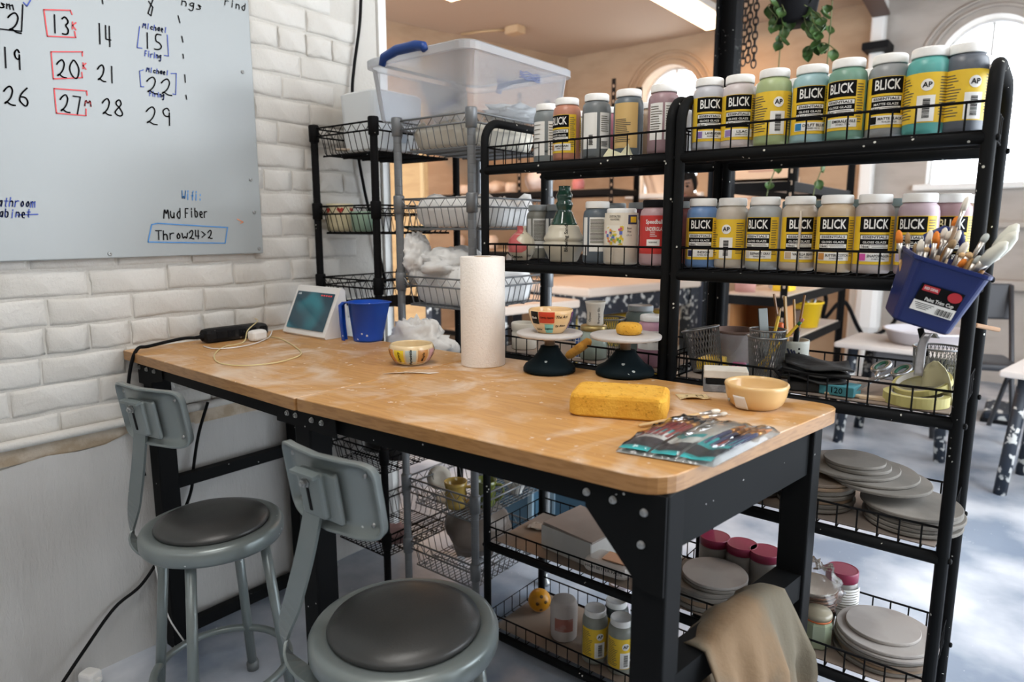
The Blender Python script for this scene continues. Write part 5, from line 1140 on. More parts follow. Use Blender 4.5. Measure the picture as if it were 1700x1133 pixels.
p=py(1510,880,1.56); zt=bats(p.x,1.575,Z4+.002,[(.092,.008,0,0,m_bat),(.090,.009,-.004,0,m_bat),(.092,.008,.004,.002,m_bat),(.090,.009,0,0,m_bat),(.094,.008,-.004,-.003,m_bat)],'clay bat in the low stack at the right frame','clay bat topping the low stack at the right frame','bats stacked on the fourth shelf')
q=py(1440,825,1.60); zz_=max(zt,Z4+.002+.064)+.002
bats(q.x+.012,1.595,zz_,[(.098,.007,.012,-.004,m_bat),(.100,.007,-.016,.010,m_bat),(.097,.007,-.050,.010,m_bat),(.066,.008,-.036,.002,m_bat),(.062,.007,-.044,.004,m_bat)],'grey clay bat bridging the two stacks','smallest grey bat on top of the bridging pile','bats stacked on the fourth shelf')
q=py(1250,840,1.56); bats(q.x,1.565,Z4+.002,[(.070,.009,0,0,m_bat),(.069,.009,.003,0,m_bat),(.071,.009,-.002,.002,m_bat),(.070,.008,0,0,m_bat),(.070,.008,.002,0,m_bat2)],'clay bat in the stack under the desk apron','topmost bat of the stack under the desk apron','bats stacked on the fourth shelf')
# fifth shelf
p=py(1175,1010,1.555); zt=bats(p.x-.012,1.565,Z5+.002,[(.092,.012,0,0,m_bat),(.090,.014,.004,0,m_bat2),(.093,.012,-.003,0,m_bat),(.094,.012,.0,.002,m_bat),(.082,.008,.018,.004,m_bat),(.080,.008,.020,.004,m_bat3)],'thick clay bat in the stack behind desk front leg','pale plaster bat on top behind the desk front leg','bats stacked on the fifth shelf')
p=py(1463,1095,1.575); bats(p.x,1.585,Z5+.002,[(.098,.009,-.004,0,m_bat),(.096,.008,.002,0,m_bat2),(.100,.009,0,.002,m_bat2),(.099,.008,-.003,0,m_bat),(.100,.008,.003,0,m_bat3),(.098,.008,0,.003,m_bat3),(.074,.008,-.006,.006,m_bat3)],'wide clay bat in the stack at lower right','smaller plaster bat topping the lower right stack','bats stacked on the fifth shelf')
m_mar=mat('lid_maroon',(.23,.02,.06),.4); ml=plain_label('ml',None,[(m_lw,-80,80,.02,.085),('L',m_tx,-60,60,.03,.08,8,3)],.040)
def lidjar(label,x,y,z,r=.040,h=.115,lab=None,rot=0):
    t=thing('lidded_jar',label,'jar',(x,y,z),rot,'jars with maroon lids'); MB().lathe([(r*.94,0),(r,.004),(r,h*.74),(r*.9,h*.80)],32).build('body',mat('jar_clear_grey',(.20,.19,.18),.3),t); MB().lathe([(r*.93,h*.79),(r*1.0,h*.80),(r*1.0,h-.003),(r*.985,h-.0008),(r*.95,h),(r*.93,h),(r*.9,h-.0008),(r*.85,h-.0008),(0,h-.0008)],36).build('lid',m_mar,t)
    if lab: link('label',lab,t)
for X,Y_,lb in ((1186,925,'maroon-lidded jar, left of the pair behind the plaster bat'),(1231,935,'maroon-lidded jar, right of the pair behind the plaster bat'),(1268,958,'maroon-lidded jar behind the desk rear leg')):
    p=py(X,Y_,1.695); lidjar(lb,p.x,1.693,Z5+.001,.040,.105)
p=py(1392,1020,1.68); lidjar('maroon-lidded jar with white label beside wrapped bowls',p.x,1.682,Z5+.001,.036,.12,ml,face(p.x,1.68,20))
# wrapped stack of bowls
p=py(1345,1020,1.60); bx,by=p.x,1.612
m_bwl=mat('bowl_rust',(.22,.10,.05),.5)
for k in range(5): tag(MB().lathe([(.028,0),(.032,.003),(.052,.020),(.054,.024),(.050,.022),(.028,.005),(0,.004)],36).build('small_plate',m_bwl if k<4 else m_clay,None,(bx,by,Z5+.036+.0095*k)),'rust-brown bowl in the plastic-wrapped stack, %s from the bottom'%ORD[k] if k<4 else 'pale bowl topping the plastic-wrapped stack','bowl','wrapped bowls')
def lump(name,label,cat,c,s,m,seed,amp=.22,nu=28,nv=16,flat=0,fr=2.2,kind=None):
    """crumpled soft shape"""
    soft=m.name.startswith("bag_"); nu,nv=(54,32) if soft else (nu,nv)
    mb=MB(); vs=[];fs=[]
    for j in range(nv+1):
        th=PI*j/nv
        for i in range(nu):
            a=2*PI*i/nu; d=Vector((math.sin(th)*math.cos(a),math.sin(th)*math.sin(a),-math.cos(th)))
            q=d*fr+Vector((seed*3.1,seed,0)); k=1+amp*NZ.noise(q)+amp*.8*abs(NZ.noise(q*2.3))-amp*.3+(amp*.7*abs(NZ.noise(q*4.7+Vector((9,2,5))))+amp*.25*abs(NZ.noise(q*10))-amp*.2 if soft else 0)
            v=Vector((d.x*s[0]*k,d.y*s[1]*k,d.z*s[2]*k)); 
            if v.z<-s[2]*(1-flat): v.z=-s[2]*(1-flat)
            vs.append(v+Vector((0,0,s[2]*(1-flat))))
    for j in range(nv):
        for i in range(nu): fs.append((j*nu+i,j*nu+(i+1)%nu,(j+1)*nu+(i+1)%nu,(j+1)*nu+i))
    mb.add(vs,fs,True); o=mb.build(name,m,None,c); return tag(o,label,cat)
m_film2=glassy('wrap_film',(.95,.95,.96),.45,.10,.12); m_bag=mat('bag_white',(.78,.78,.77),.5,bump=.3,bscale=18); 
lump('plastic_wrap','crinkled clear plastic wrapped over a stack of bowls','plastic wrap',(bx,by,Z5+.03),(.062,.062,.060),m_film2,3,.30,36,22,.0,3)
p=py(1350,1075,1.52); t=thing('clip_jar','glass clip-top jar of pale green glaze','jar',(p.x+.002,1.528,Z5+.001)); MB().lathe([(.030,0),(.032,.003),(.032,.055),(.029,.062)],8,smooth=False).build('body',mat('clip_jar_green',(.25,.29,.20),.15),t); MB().lathe([(.030,.062),(.030,.066)],24).build('gasket',mat('gasket_orange',(.5,.12,.03),.6),t); MB().lathe([(.030,.066),(.031,.074),(.028,.080),(0,.081)],28).build('lid',mat('lid_glass',(.30,.27,.20),.2),t); MB().tube([(.032,-.004,.045),(.036,-.004,.06),(.036,.004,.075),(.032,.004,.058)],.0012,5).build('clip',m_bolt,t)
# left unit, fifth shelf: plaster box, bags
p=py(970,910,1.60); t=thing('plaster_box','open white plaster mould box with brown board on top','box',(p.x,1.60,Z5+.001),D(-6))
m_pb=mat('plaster_box_white',(.55,.55,.53),.8,col2=(.42,.41,.39),nscale=6)
for a in (((-.088,0,.035),(.006,.17,.07)),((.088,0,.035),(.006,.17,.07)),((0,-.085,.035),(.18,.006,.07)),((0,.085,.035),(.18,.006,.07))): MB().box(*a).build('side',m_pb,t)
MB().box((0,0,.005),(.17,.165,.01)).build('bottom',m_pb,t); MB().box((.004,0,.073),(.178,.17,.006),Matrix.Rotation(.03,4,'Y')).build('lid_board',mat('board_grey_brown',(.25,.21,.19),.9,col2=(.35,.30,.27),nscale=5),t)
m_pbag=mat('bag_printed',(.62,.58,.54),.4); p=py(1012,945,1.515)
t=thing('clay_bag','white paper bag of clay with printed words','bag',(p.x,1.520,Z5+.003),D(4)); MB().box((0,0,.020),(.13,.085,.038),bev=.014).build('bag',m_pbag,t); MB().box((.02,0,.042),(.07,.05,.004),bev=.0015).build('orange_window',mat('bag_orange',(.55,.30,.18),.4),t)
mb=MB(); mb.T=Matrix.Translation((0,-.0435,.022))@Matrix.Rotation(PI/2,4,'X'); text_plane(mb,'HIGH BETTER PASTE',.011,Matrix(),.01,w=.11); mb.build('print',m_lk,t)
lump('foil_scrap','crumpled silver foil beside the plaster bat','foil',(xR0-.04,1.60,Z5+.002),(.030,.05,.016),mat('foil',(.55,.55,.56),.2,.9),5,.35,20,10)
p=py(893,880,1.62); mb=MB(); mb.sheet(5,4,lambda u,v:((u-.5)*.06,(v-.5)*.045,.002+.006*abs(math.sin(u*5+v*3))),thick=.0008); tag(mb.build('paper_scrap',mat('paper_dirty',(.42,.38,.34),.9),None,(p.x,1.62,Z5+.001),.3),'crumpled grey paper scrap on the cardboard','paper')
# bottom shelf
p=py(894,1020,1.62); t=thing('perforated_ball','orange plastic ball with holes','ball',(p.x,1.625,Z6+.036)); nb=20; rB=.036
MB().lathe([(rB*math.sin(PI*k/nb)+1e-6,-rB*math.cos(PI*k/nb)) for k in range(nb+1)],32).build('shell',mat('ball_orange',(.62,.28,.01),.35,col2=(.5,.2,.01),nscale=12),t)
for a,b in ((-20,15),(-65,10),(20,-15),(-40,45),(-45,-25),(60,20),(150,10),(100,-10)):
    mb=MB(); d=Vector((math.cos(D(b))*math.cos(D(a)),math.cos(D(b))*math.sin(D(a)),math.sin(D(b)))); mb.T=d.to_track_quat('Z','Y').to_matrix().to_4x4(); mb.lathe([(.0055,rB*.985),(.0055,rB*1.004),(0,rB*1.003)],12); mb.build('hole',mat('hole_brown',(.10,.05,.01),.6),t)
p=py(936,1040,1.56); t=thing('plaster_cast_jar','chalky white covered jar with faded red label','jar',(p.x,1.56,Z6+.001),face(p.x,1.56,0)); MB().lathe([(.036,0),(.039,.004),(.0405,.06),(.0405,.10),(.037,.112),(.034,.118),(.030,.120),(0,.1205)],32).build('body',mat('chalky',(.50,.46,.43),.8,col2=(.40,.34,.32),nscale=10),t); mb=MB(); mb.patch(.0412,D(-40),D(40),.035,.075,10); mb.build('label',mat('faded_red',(.34,.13,.10),.8,col2=(.45,.35,.32),nscale=25),t)
for X,Y_,Yp,rt,lb in ((987,1080,1.525,192,'grey glaze jar with yellow back label on the bottom shelf'),(1022,1060,1.60,30,'dark glaze jar behind others on the bottom shelf'),(1030,1095,1.53,190,'grey glaze jar beside the desk front leg, bottom shelf')):
    p=py(X,Y_,Yp); glaze_jar(p.x,Yp,Z6+.001,(.24,.25,.22) if rt>100 else (.04,.05,.05),lb,front_label('ASH','30482-2016',S('ASH',(.3,.3,.3))),face(p.x,Yp,rt))
p=py(1028,1010,1.69); t=thing('tea_can','tall white can with red and purple letters','can',(p.x,1.69,Z6+.001),face(p.x,1.69,0)); MB().lathe([(.030,0),(.033,.004),(.033,.145),(.029,.152),(.028,.150),(0,.149)],32).build('can',mat('can_white',(.62,.60,.62),.35,col2=(.40,.25,.45),nscale=6),t)
mb=MB(); text_wrap(mb,'ARI',.024,D(5),.100,lambda z:.0336,.03); text_wrap(mb,'NA',.024,D(8),.075,lambda z:.0336,.03); mb.build('lettering',mat('can_red',(.5,.03,.05),.4),t)
p=py(1160,1060,1.70); glaze_jar(-.60,1.69,Z6+.001,(.5,.3,.05),'yellow glaze jar at floor level behind the desk leg',front_label('GOLD','30482-4016',S('GOLD',(.5,.3,.05))),face(-.60,1.69,10))
# ================================================================== things on the wire racks
# big clear tote on top of the grey rack
m_tote=glassy('tote_plastic',(.95,.96,.98),.6,.22,.25); m_toter=glassy('tote_rim',(.93,.95,.97),.6,.25,.5)
tx0,tx1,ty0,ty1,tz=-1.715,-1.285,1.43,1.95,1.572
t=thing('storage_tote','large clear plastic tote with blue handle on wire rack','tote',((tx0+tx1)/2,(ty0+ty1)/2,tz)); hw,hd=(tx1-tx0)/2,(ty1-ty0)/2
rs=[rr_ring(hw*.86,hd*.88,.04,0),rr_ring(hw*.88,hd*.90,.04,.006),rr_ring(hw*.97,hd*.97,.045,.160)]
mb=MB(); mb.add(sum(rs,[]),[(i*24+k,i*24+(k+1)%24,(i+1)*24+(k+1)%24,(i+1)*24+k) for i in range(2) for k in range(24)]+[tuple(range(24))[::-1]],False); mb.build('tub',m_tote,t)
rs=[rr_ring(hw*.97,hd*.97,.045,.156),rr_ring(hw*1.02,hd*1.015,.05,.156),rr_ring(hw*1.02,hd*1.015,.05,.176),rr_ring(hw*.98,hd*.98,.045,.182),rr_ring(hw*.90,hd*.92,.045,.178)]
mb=MB(); mb.add(sum(rs,[]),[(i*24+k,i*24+(k+1)%24,(i+1)*24+(k+1)%24,(i+1)*24+k) for i in range(4) for k in range(24)]+[tuple(range(96,120))],False); mb.build('lid',m_toter,t)
for sy in (-1,1):
    mb=MB(); y=sy*(hd*1.02+.004); mb.tube([(-.115,y,.150),(-.105,y,.172),(-.05,y,.184),(.03,y,.184),(.06,y,.178),(.065,y,.166)],[.010,.013,.0145,.0145,.013,.010],10); mb.build('handle',mat('handle_blue',(.006,.045,.22),.4),t)
mb=MB()
for k in range(4): mb.tube([(hw*.955,-.02+.10*q/6+.012*k*0,.118+.006*k+.003*math.sin(q*2.1+k)) for q in range(7)],.0016,4)
mb.build('marker_scribble',mat('marker_faded',(.14,.17,.30),.6),t)
lump('folded_towels','pale grey folded towels inside the clear tote','towel',(tx1-.13,ty1-.15,tz+.012),(.095,.12,.026),mat('towel_grey',(.48,.50,.50),.9,col2=(.6,.6,.58),nscale=10,bump=.4,bscale=50),2,.5,30,14,0,4)
# white canister behind tote
t=thing('lidded_tub','translucent white tub on the black rack behind tote','tub',(-1.86,1.63,1.503),0)
rs=[rr_ring(.085,.10,.03,0),rr_ring(.09,.105,.03,.006),rr_ring(.098,.112,.034,.185),rr_ring(.088,.10,.034,.192)]
mb=MB(); mb.add(sum(rs,[]),[(i*24+k,i*24+(k+1)%24,(i+1)*24+(k+1)%24,(i+1)*24+k) for i in range(3) for k in range(24)]+[tuple(range(24))[::-1],tuple(range(72,96))],False); mb.build('tub',mat('tub_white',(.72,.76,.78),.4),t); MB().box((.0955,.0,.055),(.002,.06,.05)).build('sticker',mat('sticker_blue',(.45,.52,.60),.5),t)
stick('wood_offcut','pale wooden offcut lying in the black rack\'s top basket','wood',(-1.95,1.50,1.512),(-1.72,1.75,1.515),.03,.006,mat('slat_wood',(.50,.42,.33),.8))
# cloth and bags in the grey baskets
m_lin=mat('linen_cream',(.60,.57,.49),.9,col2=(.52,.48,.40),nscale=5,bump=.3,bscale=25)
def tray_fill(label,z,h,m,seed,over=0):
    mb=MB()
    def fn(u,v):
        x=(u-.5)*(.30-.045); y=(v-.5)*(.373-.045); e=min(u,1-u,v,1-v)
        zz=-.068+ (0 if e<=0 else h*(.75+.35*NZ.noise(Vector((u*3+seed,v*3,seed)))) + .01*NZ.noise(Vector((u*11,v*9,seed))))
        return (x*(1+.09*min(1,zz/.07+1)),y*(1+.07*min(1,zz/.07+1)),zz)
    mb.sheet(26,28,fn,thick=.002); return tag(mb.build('folded_fabric',m,None,((GX0+GX1)/2,(GY0+GY1)/2,z)),label,'fabric')
def filled(label,z,h,m,seed,name='folded_fabric'):
    """soft filling that takes the shape of the basket, bulging above it"""
    mb=MB(); n=72; vs=[];fs=[]; rs=[]
    w,d=.15-.026,.1865-.026
    lev=[(.93,-.071),(1.0,-.060),(1.03,-.042),(1.05,-.025),(1.05,-.02+h*.4),(1.0,h*.75),(.9,h*.9),(.75,h*.97),(.6,h),(.45,h),(.3,h),(.15,h*1.02),(.0,h*1.02)]
    for k,(s_,zz) in enumerate(lev):
        for i in range(n):
            a=2*PI*i/n; c_,s2=math.cos(a),math.sin(a); X=w*(abs(c_)**.35)*(1 if c_>0 else -1)*s_; Y=d*(abs(s2)**.35)*(1 if s2>0 else -1)*s_
            q=NZ.noise(Vector((X*14+seed*5,Y*14,k*.5+seed))); q2=abs(NZ.noise(Vector((X*38,Y*38+seed,k*.7)))); vs.append((X+.004*q-.010*q2*c_,Y+.004*q-.010*q2*s2,zz+((.030*q+.03*q2)*(h+.05)/.06 if k>4 else 0)))
    for k in range(len(lev)-1):
        for i in range(n): fs.append((k*n+i,k*n+(i+1)%n,(k+1)*n+(i+1)%n,(k+1)*n+i))
    fs.append(tuple(range(n))[::-1]); mb.add(vs,fs,True); return tag(mb.build(name,m,None,((GX0+GX1)/2,(GY0+GY1)/2,z)),label,'fabric' if name=='folded_fabric' else 'bag')
filled('cream folded cloth filling the top basket of grey rack',1.555,-.012,m_lin,1)
filled('white plastic sheeting filling the second basket of grey rack',1.325,.004,m_bag,2,'plastic_sheet')
filled('white plastic bag filling the third basket of grey rack',1.09,.035,m_bag,5,'plastic_sheet')
lump('plastic_bag_bulge','white plastic bag bulging high from the third basket','bag',(GX0+.02,GY0+.05,1.075),(.05,.05,.075),mat('bag_soft',(.74,.74,.73),.45,bump=.3,bscale=15),4,.35,30,18,0,1.8)
lump('plastic_bag','big white plastic bag heaped in the grey rack','bag',(GX0+.13,GY0+.10,1.065),(.13,.10,.062),MATS['bag_soft'],6,.35,34,18,0,1.7)
q=pz(690,572,DT); lump('plastic_bag','crumpled clear-white plastic bag behind the rounded bowl','bag',(-1.46,1.405,DT-.1),(.14,.03,.085),MATS['bag_soft'],8,.3,34,16,0,2.4)
lump('yellow_sponge','yellow scrap sponge peeking from the third basket','sponge',(GX1-.04,GY1-.04,1.115),(.026,.02,.014),m_sp,2,.2,18,10)
# cups in the black rack, second shelf
p=py(565,360,1.53); zc=1.31-.0725
t=thing('heart_mug','cream mug painted with red hearts in black rack','mug',(p.x,1.53,zc),face(p.x,1.53,0)); MB().lathe([(.040,0),(.045,.004),(.047,.02),(.046,.085),(.047,.094),(.045,.0955),(.043,.093),(.042,.01),(0,.008)],36).build('body',mat('mug_cream',(.62,.56,.37),.35),t)
for a in (0,-58,58):
    mb=MB(); hp=[(0,-.010),(.011,.002),(.010,.008),(.005,.010),(0,.006),(-.005,.010),(-.010,.008),(-.011,.002)]
    mb.add([((.0475)*math.cos(D(a)+x/.047),(.0475)*math.sin(D(a)+x/.047),.072+y) for x,y in [(0,0)]+hp],[(0,i+1,(i+1)%8+1) for i in range(8)]); mb.build('painted_heart',mat('heart_red',(.40,.03,.02),.4),t)
p=py(596,375,1.53); t=pot('mint_cup','mint green cup behind the black rack post','cup',p.x+.015,1.535,zc,[(.030,0),(.034,.003),(.042,.055),(.043,.068),(.041,.068),(.032,.006),(0,.005)],mat('mint_glaze',(.30,.44,.33),.35))
p=py(660,380,1.72); pot('green_dish','dark green dish in the black rack\'s second shelf','dish',-1.765,1.71,zc,[(.03,0),(.055,.010),(.062,.018),(.060,.020),(.03,.006),(0,.004)],mat('dark_green_glaze',(.01,.05,.045),.25))
# lower grey rack: mugs, plates
zc=.43-.0725; mug_y=mat('mug_mustard',(.36,.24,.05),.25,coat=.4); 
def mug(label,x,y,z,m,rt,h=.088,r=.036):
    t=thing('wavy_mug',label,'mug',(x,y,z),rt); MB().lathe([(r*.8,0),(r*.92,.004),(r*.95,h*.2),(r*.85,h*.32),(r*1.02,h*.5),(r*.90,h*.66),(r*1.0,h*.85),(r*1.05,h),(r*.97,h),(r*.82,h*.6),(r*.75,.008),(0,.006)],32).build('body',m,t)
    MB().tube(bez([(r*.9,0,h*.82),(r*1.5,0,h*.8),(r*1.6,0,h*.5),(r*1.3,0,h*.28),(r*.88,0,h*.2)],5),.005,8).build('handle',m,t)
p=py(757,835,1.53); mug('mustard yellow wavy mug in the grey rack',p.x,1.53,zc,mug_y,face(p.x,1.53,70))
p=py(806,845,1.60); mug('olive green wavy mug behind the rack post',p.x,1.60,zc,mat('mug_olive',(.13,.16,.03),.2,coat=.5),face(p.x,1.60,80))
p=py(737,818,1.60); t=MB(); t.lathe([(.012,0),(.02,.002),(.040,.010),(.041,.012),(.02,.006),(0,.004)],30); tag(t.build('saucer',m_clay,None,(p.x-.02,1.60,zc+.045),(D(70),0,D(40))),'white saucer leaning behind the mustard mug','saucer')
p=py(850,825,1.735); pot('white_bowl','small white footed bowl at the rear of grey rack','bowl',-1.365,1.745,zc,[(.018,0),(.02,.003),(.022,.012),(.040,.040),(.046,.056),(.044,.056),(.02,.016),(0,.014)],mat('bowl_white',(.60,.60,.57),.4))
p=py(715,850,1.56); pot('cream_paper_lid','cream paper lid lying flat under the leaning saucer','saucer',GX0+.10,1.57,zc,[(.05,0),(.052,.004),(.046,.010),(.01,.014),(0,.014)],m_clay)  # a loose cream paper lid, lying flat on the rack shelf
m_kb=mat('kraft_plastic',(.14,.11,.09),.35,col2=(.22,.18,.15),nscale=5,bump=.3,bscale=16)
lump('brown_bag','brown plastic-wrapped clay bag in the lowest grey basket','bag',(GX0+.14,GY0+.20,.21-.071),(.105,.12,.10),m_kb,12,.18,30,18)
p=py(575,945,1.5); lump('pink_bucket_rag','dusty pink rag on the lowest black shelf','rag',(BX1-.09,BY0+.10,.135),(.07,.07,.025),mat('rag_pink',(.30,.20,.21),.9),13,.3)
# bottles and jugs behind, under the desk
m_dk=mat('jug_dark',(.03,.028,.028),.3)
for x,y,s,lb in ((-1.92,1.62,1.0,'dark round jug on the black rack\'s lower shelf'),(-1.80,1.60,.92,'dark capped bottle on the black rack\'s lower shelf'),(-1.76,1.72,.85,'smaller dark jug at the back of black rack')):
    t=thing('glaze_jug',lb,'jug',(x,y,.50-.0725)); MB().lathe([(.04*s,0),(.052*s,.006),(.055*s,.09*s),(.045*s,.125*s),(.022*s,.145*s),(.020*s,.165*s)],28).build('body',m_dk,t); MB().lathe([(.021*s,.160*s),(.021*s,.19*s),(.018*s,.193*s),(0,.193*s)],20).build('cap',m_blackp,t)
# tall dark duct / pipe between the racks and the wall end, blue crates on the floor behind
m_bin=mat('crate_blue',(.07,.16,.24),.5)
for i,(x,y,lb) in enumerate(((-1.72,2.25,'slate blue storage crate behind the grey rack'),(-1.36,2.32,'slate blue storage crate behind the white bowl'))):
    t=thing('storage_crate',lb,'crate',(x,y,0)); 
    for k in range(4):
        a=k*PI/2; d=(.30,.012,.62) if k%2==0 else (.28,.012,.62); c=(0,-.14,.31) if k==0 else (0,.14,.31) if k==2 else None
        if c: MB().box(c,(.30,.012,.62)).build('panel',m_bin,t)
        else: MB().box(((.144 if k==1 else -.144),0,.31),(.012,.28,.62)).build('panel',m_bin,t)
    for s in (-1,1): MB().box((s*.15,-.147,.31),(.022,.012,.62)).build('corner_post',mat('crate_pale',(.30,.42,.50),.5),t)
    MB().box((.05,-.148,.40),(.07,.006,.05),bev=.01).build('grip',m_blackp,t); MB().box((0,0,.01),(.29,.28,.02)).build('floor_panel',m_bin,t)
# ================================================================== the back room
# ceiling lamp fixtures (the lights of the room)
m_lampw=mat('lamp_housing',(.8,.8,.78),.5)
def fixture(label,x,y,col,st,rz=0):
    t=thing('ceiling_light',label,'ceiling light',(x,y,ZC-.002),rz); MB().box((0,0,-.03),(.30,1.25,.06),bev=.01).build('housing',m_lampw,t); MB().box((0,0,-.068),(.26,1.2,.018),bev=.006).build('diffuser',mat('diffuser_%d'%(st*10),(.9,.85,.75),.5,emis=(col,st)),t)
fixture('warm fluorescent ceiling light above the back room',-2.62,5.75,(1,.72,.42),5); fixture('warm fluorescent ceiling light over the left back room',-3.9,3.7,(1,.70,.40),5.1)
fixture('white fluorescent ceiling light above the workbench',-.75,.35,(1,.97,.92),3); fixture('white fluorescent ceiling light behind the photographer',.9,-.6,(1,.97,.92),3.1)
# small junction box with conduit
q=pz(855,53,ZC-.05); t=thing('junction_box','small wooden junction box with wires on ceiling','junction box',(q.x,q.y,ZC-.035)); MB().box((0,0,0),(.16,.12,.07),bev=.008).build('box',mat('box_wood',(.55,.38,.22),.7),t); MB().tube([(-.08,0,.02),(-.3,-.1,.02),(-.55,-.15,.022)],.012,8).build('conduit',mat('conduit_tan',(.5,.34,.18),.6),t)
# chain
m_ch=mat('chain_black',(.02,.018,.017),.5,.4)
for ci,(X,lb,z0) in enumerate(((1233,'black chain hanging beside the column, left strand',110),(1240,'black chain hanging beside the column, middle strand',104),(1248,'black chain hanging beside the column, right strand',112))):
    p=py(X,z0,3.3); p2=py(X,-60,3.3); t=thing('hanging_chain',lb,'chain',(p.x,3.3+.01*ci,0),0,'hanging chains'); z=p.z; k=0
    lm=MB(); lm.tube([(.011*math.cos(2*PI*a/12),0,.020*math.sin(2*PI*a/12)) for a in range(12)],.0038,5,closed=True); lme=lm.mesh('link',m_ch)
    while z<ZC-.02: link('link',lme,t,(0,0,z+.02),(0,0,(PI/2 if k%2 else 0)+.5)); z+=.031; k+=1
# hanging plant
p=py(1318,30,3.2); t=thing('hanging_planter','black pot of trailing vine hanging from the ceiling','plant',(p.x,3.2,0)); zb=py(1318,42,3.2).z
MB().lathe([(.07,zb),(.085,zb+.01),(.11,zb+.19),(.115,zb+.20),(.105,zb+.20),(.0,zb+.17)],28).build('pot',m_blackp,t)
for k in range(3): a=2*PI*k/3; MB().tube([(.11*math.cos(a),.11*math.sin(a),zb+.2),(0,0,ZC-.02)],.003,4).build('hanger_wire',m_ch,t)
m_leaf=mat('leaf_green',(.035,.085,.02),.45,col2=(.06,.12,.03),nscale=8); m_stem=mat('vine_stem',(.10,.12,.04),.6)
lm=MB(); lm.sheet(4,6,lambda u,v:((u-.5)*.042*math.sin(min(1,v*1.02)*PI)**.7*(1-.35*v)*1.3,.012*math.sin(u*PI)-.015*v*v,-.052*v)); leafm=lm.mesh('leaf',m_leaf)
rl=random.Random(14)
vines=[[(1290,5),(1275,10),(1290,30),(1283,48)],[(1300,25),(1300,45),(1297,62),(1295,72)],[(1345,20),(1352,40),(1362,55),(1358,70),(1372,72),(1390,85)],[(1335,30),(1340,45),(1345,55)],[(1310,35),(1318,15),(1325,5)],[(1365,10),(1368,28),(1364,40)],[(1360,70),(1345,75),(1340,84)],[(1295,0),(1300,12),(1305,25)],[(1335,8),(1350,18),(1366,32)]]
for vi,vn in enumerate(vines):
    pts=[py(x,y,3.2-.08*rl.random()-.02)-Vector((p.x,3.2,0)) for x,y in vn]; c=bez(pts,4); MB().tube(c,.0022,5).build('vine',m_stem,t)
    for q in c[1::3]: link('leaf',leafm,t,tuple(q),(rl.uniform(-.5,.5),rl.uniform(-.4,.4),rl.uniform(-.6,1.6)))
for k in range(16):
    a=rl.uniform(0,6.28); r_=rl.uniform(.08,.14); link('leaf',leafm,t,(r_*math.cos(a),r_*math.sin(a),zb+rl.uniform(.02,.2)),(rl.uniform(-.5,.5),rl.uniform(-.4,.4),rl.uniform(-2,2)))
# lower trailing vine seen under the top shelf
p=py(1360,290,3.5); t=thing('trailing_vine','thin green vine trailing down beside the back shelves','plant',(p.x,3.5,p.z))
for dx in (0,-.22):
    c=bez([(dx,0,ZC-.005-p.z),(dx,0,.5),(dx-.03,0,.3),(dx+.02,.01,.1),(dx-.02,0,-.1),(dx+.03,0,-.28)],5); MB().tube(c,.003,5).build('vine',m_stem,t)
    for q in c[::2]: link('leaf',leafm,t,tuple(q),(rl.uniform(-.5,.5),rl.uniform(-.4,.4),rl.uniform(-.6,1.6)))
# boltless steel shelving
m_an=mat('angle_black',(.016,.015,.015),.55)
def rack(label,x0,x1,y0,y1,zs,top,board,divs=()):
    t=thing('steel_shelving',label,'shelving',(x0,y0,0)); w,d=x1-x0,y1-y0
    for x in (0,*divs,w):
        for y in (0,d):
            mb=MB(); mb.box((x,y,top/2),(.038,.003,top)); mb.box((x+(.018 if x<w/2 else -.018),y+(.02 if y==0 else -.02),top/2),(.003,.038,top)); pst=mb.build('angle_post',m_an,t)
            h=MB(); z=.1
            while z<top-.05: h.box((x,y-.0025 if y==0 else y+.0025,z),(.012,.002,.022)); z+=.06
            tag(h.build('slots',mat('slot_tan',(.45,.33,.24),.8),t),kind='stuff')  # slots drawn as pale tan plates on the post face
    for z in zs:
        for y in (0,d): MB().box((w/2,y,z-.02),(w,.012,.05)).build('beam',m_an,t)
        for x in (0,w): MB().box((x,d/2,z-.02),(.012,d,.05)).build('beam',m_an,t)
        MB().box((w/2,d/2,z+.002),(w-.02,d-.02,.014)).build('shelf_board',board,t)
m_bd=mat('shelf_board',(.50,.38,.27),.8)
ya=5.05; xa=py(735,320,ya).x; xb=py(1015,310,ya).x; zt=[py(1015,312,ya).z,py(900,398,ya).z]
zA=[py(760,250,ya).z,py(1010,314,ya).z,1.02,.62,.2]
rack('black boltless shelving full of pottery behind the wire racks',xa-.05,xb,ya,ya+.45,zA,zA[0]+.45,m_bd,((py(862,320,ya).x-xa+.05),))
# pottery and packets on it
m_pk=mat('packet_red',(.55,.05,.08),.5); m_pkp=mat('packet_pink',(.62,.22,.22),.6); m_ppl=mat('pottery_pale',(.62,.50,.40),.7); m_pla=mat('plastic_pale',(.62,.55,.52),.4); m_wd=mat('board_wood',(.50,.30,.13),.7,col2=(.40,.22,.09),nscale=4,stretch=(1,1,6))
def bg_lump(lb,x,y,Y,z,s,m,seed,cat='packet',name='soft_packet'): p=py(x,y,Y); lump(name,lb,cat,(p.x,Y,z+.011),s,m,seed,.2,20,12)
bg_lump('bright red packet on the back shelving\'s top shelf',757,235,ya+.2,zA[0],(.09,.10,.10),m_pk,31)
bg_lump('pink packet next to the red one on back shelving',830,230,ya+.2,zA[0],(.20,.12,.09),m_pkp,32)
bg_lump('pale peach bundle at the right of back shelving\'s top',888,225,ya+.2,zA[0],(.12,.12,.10),m_ppl,33)
bg_lump('clear plastic bundle on the middle back shelf',895,285,ya+.2,zA[1],(.14,.12,.11),m_pla,34)
bg_lump('pale wrapped clay lump on the middle back shelf',825,300,ya+.2,zA[1],(.10,.10,.06),m_ppl,35)
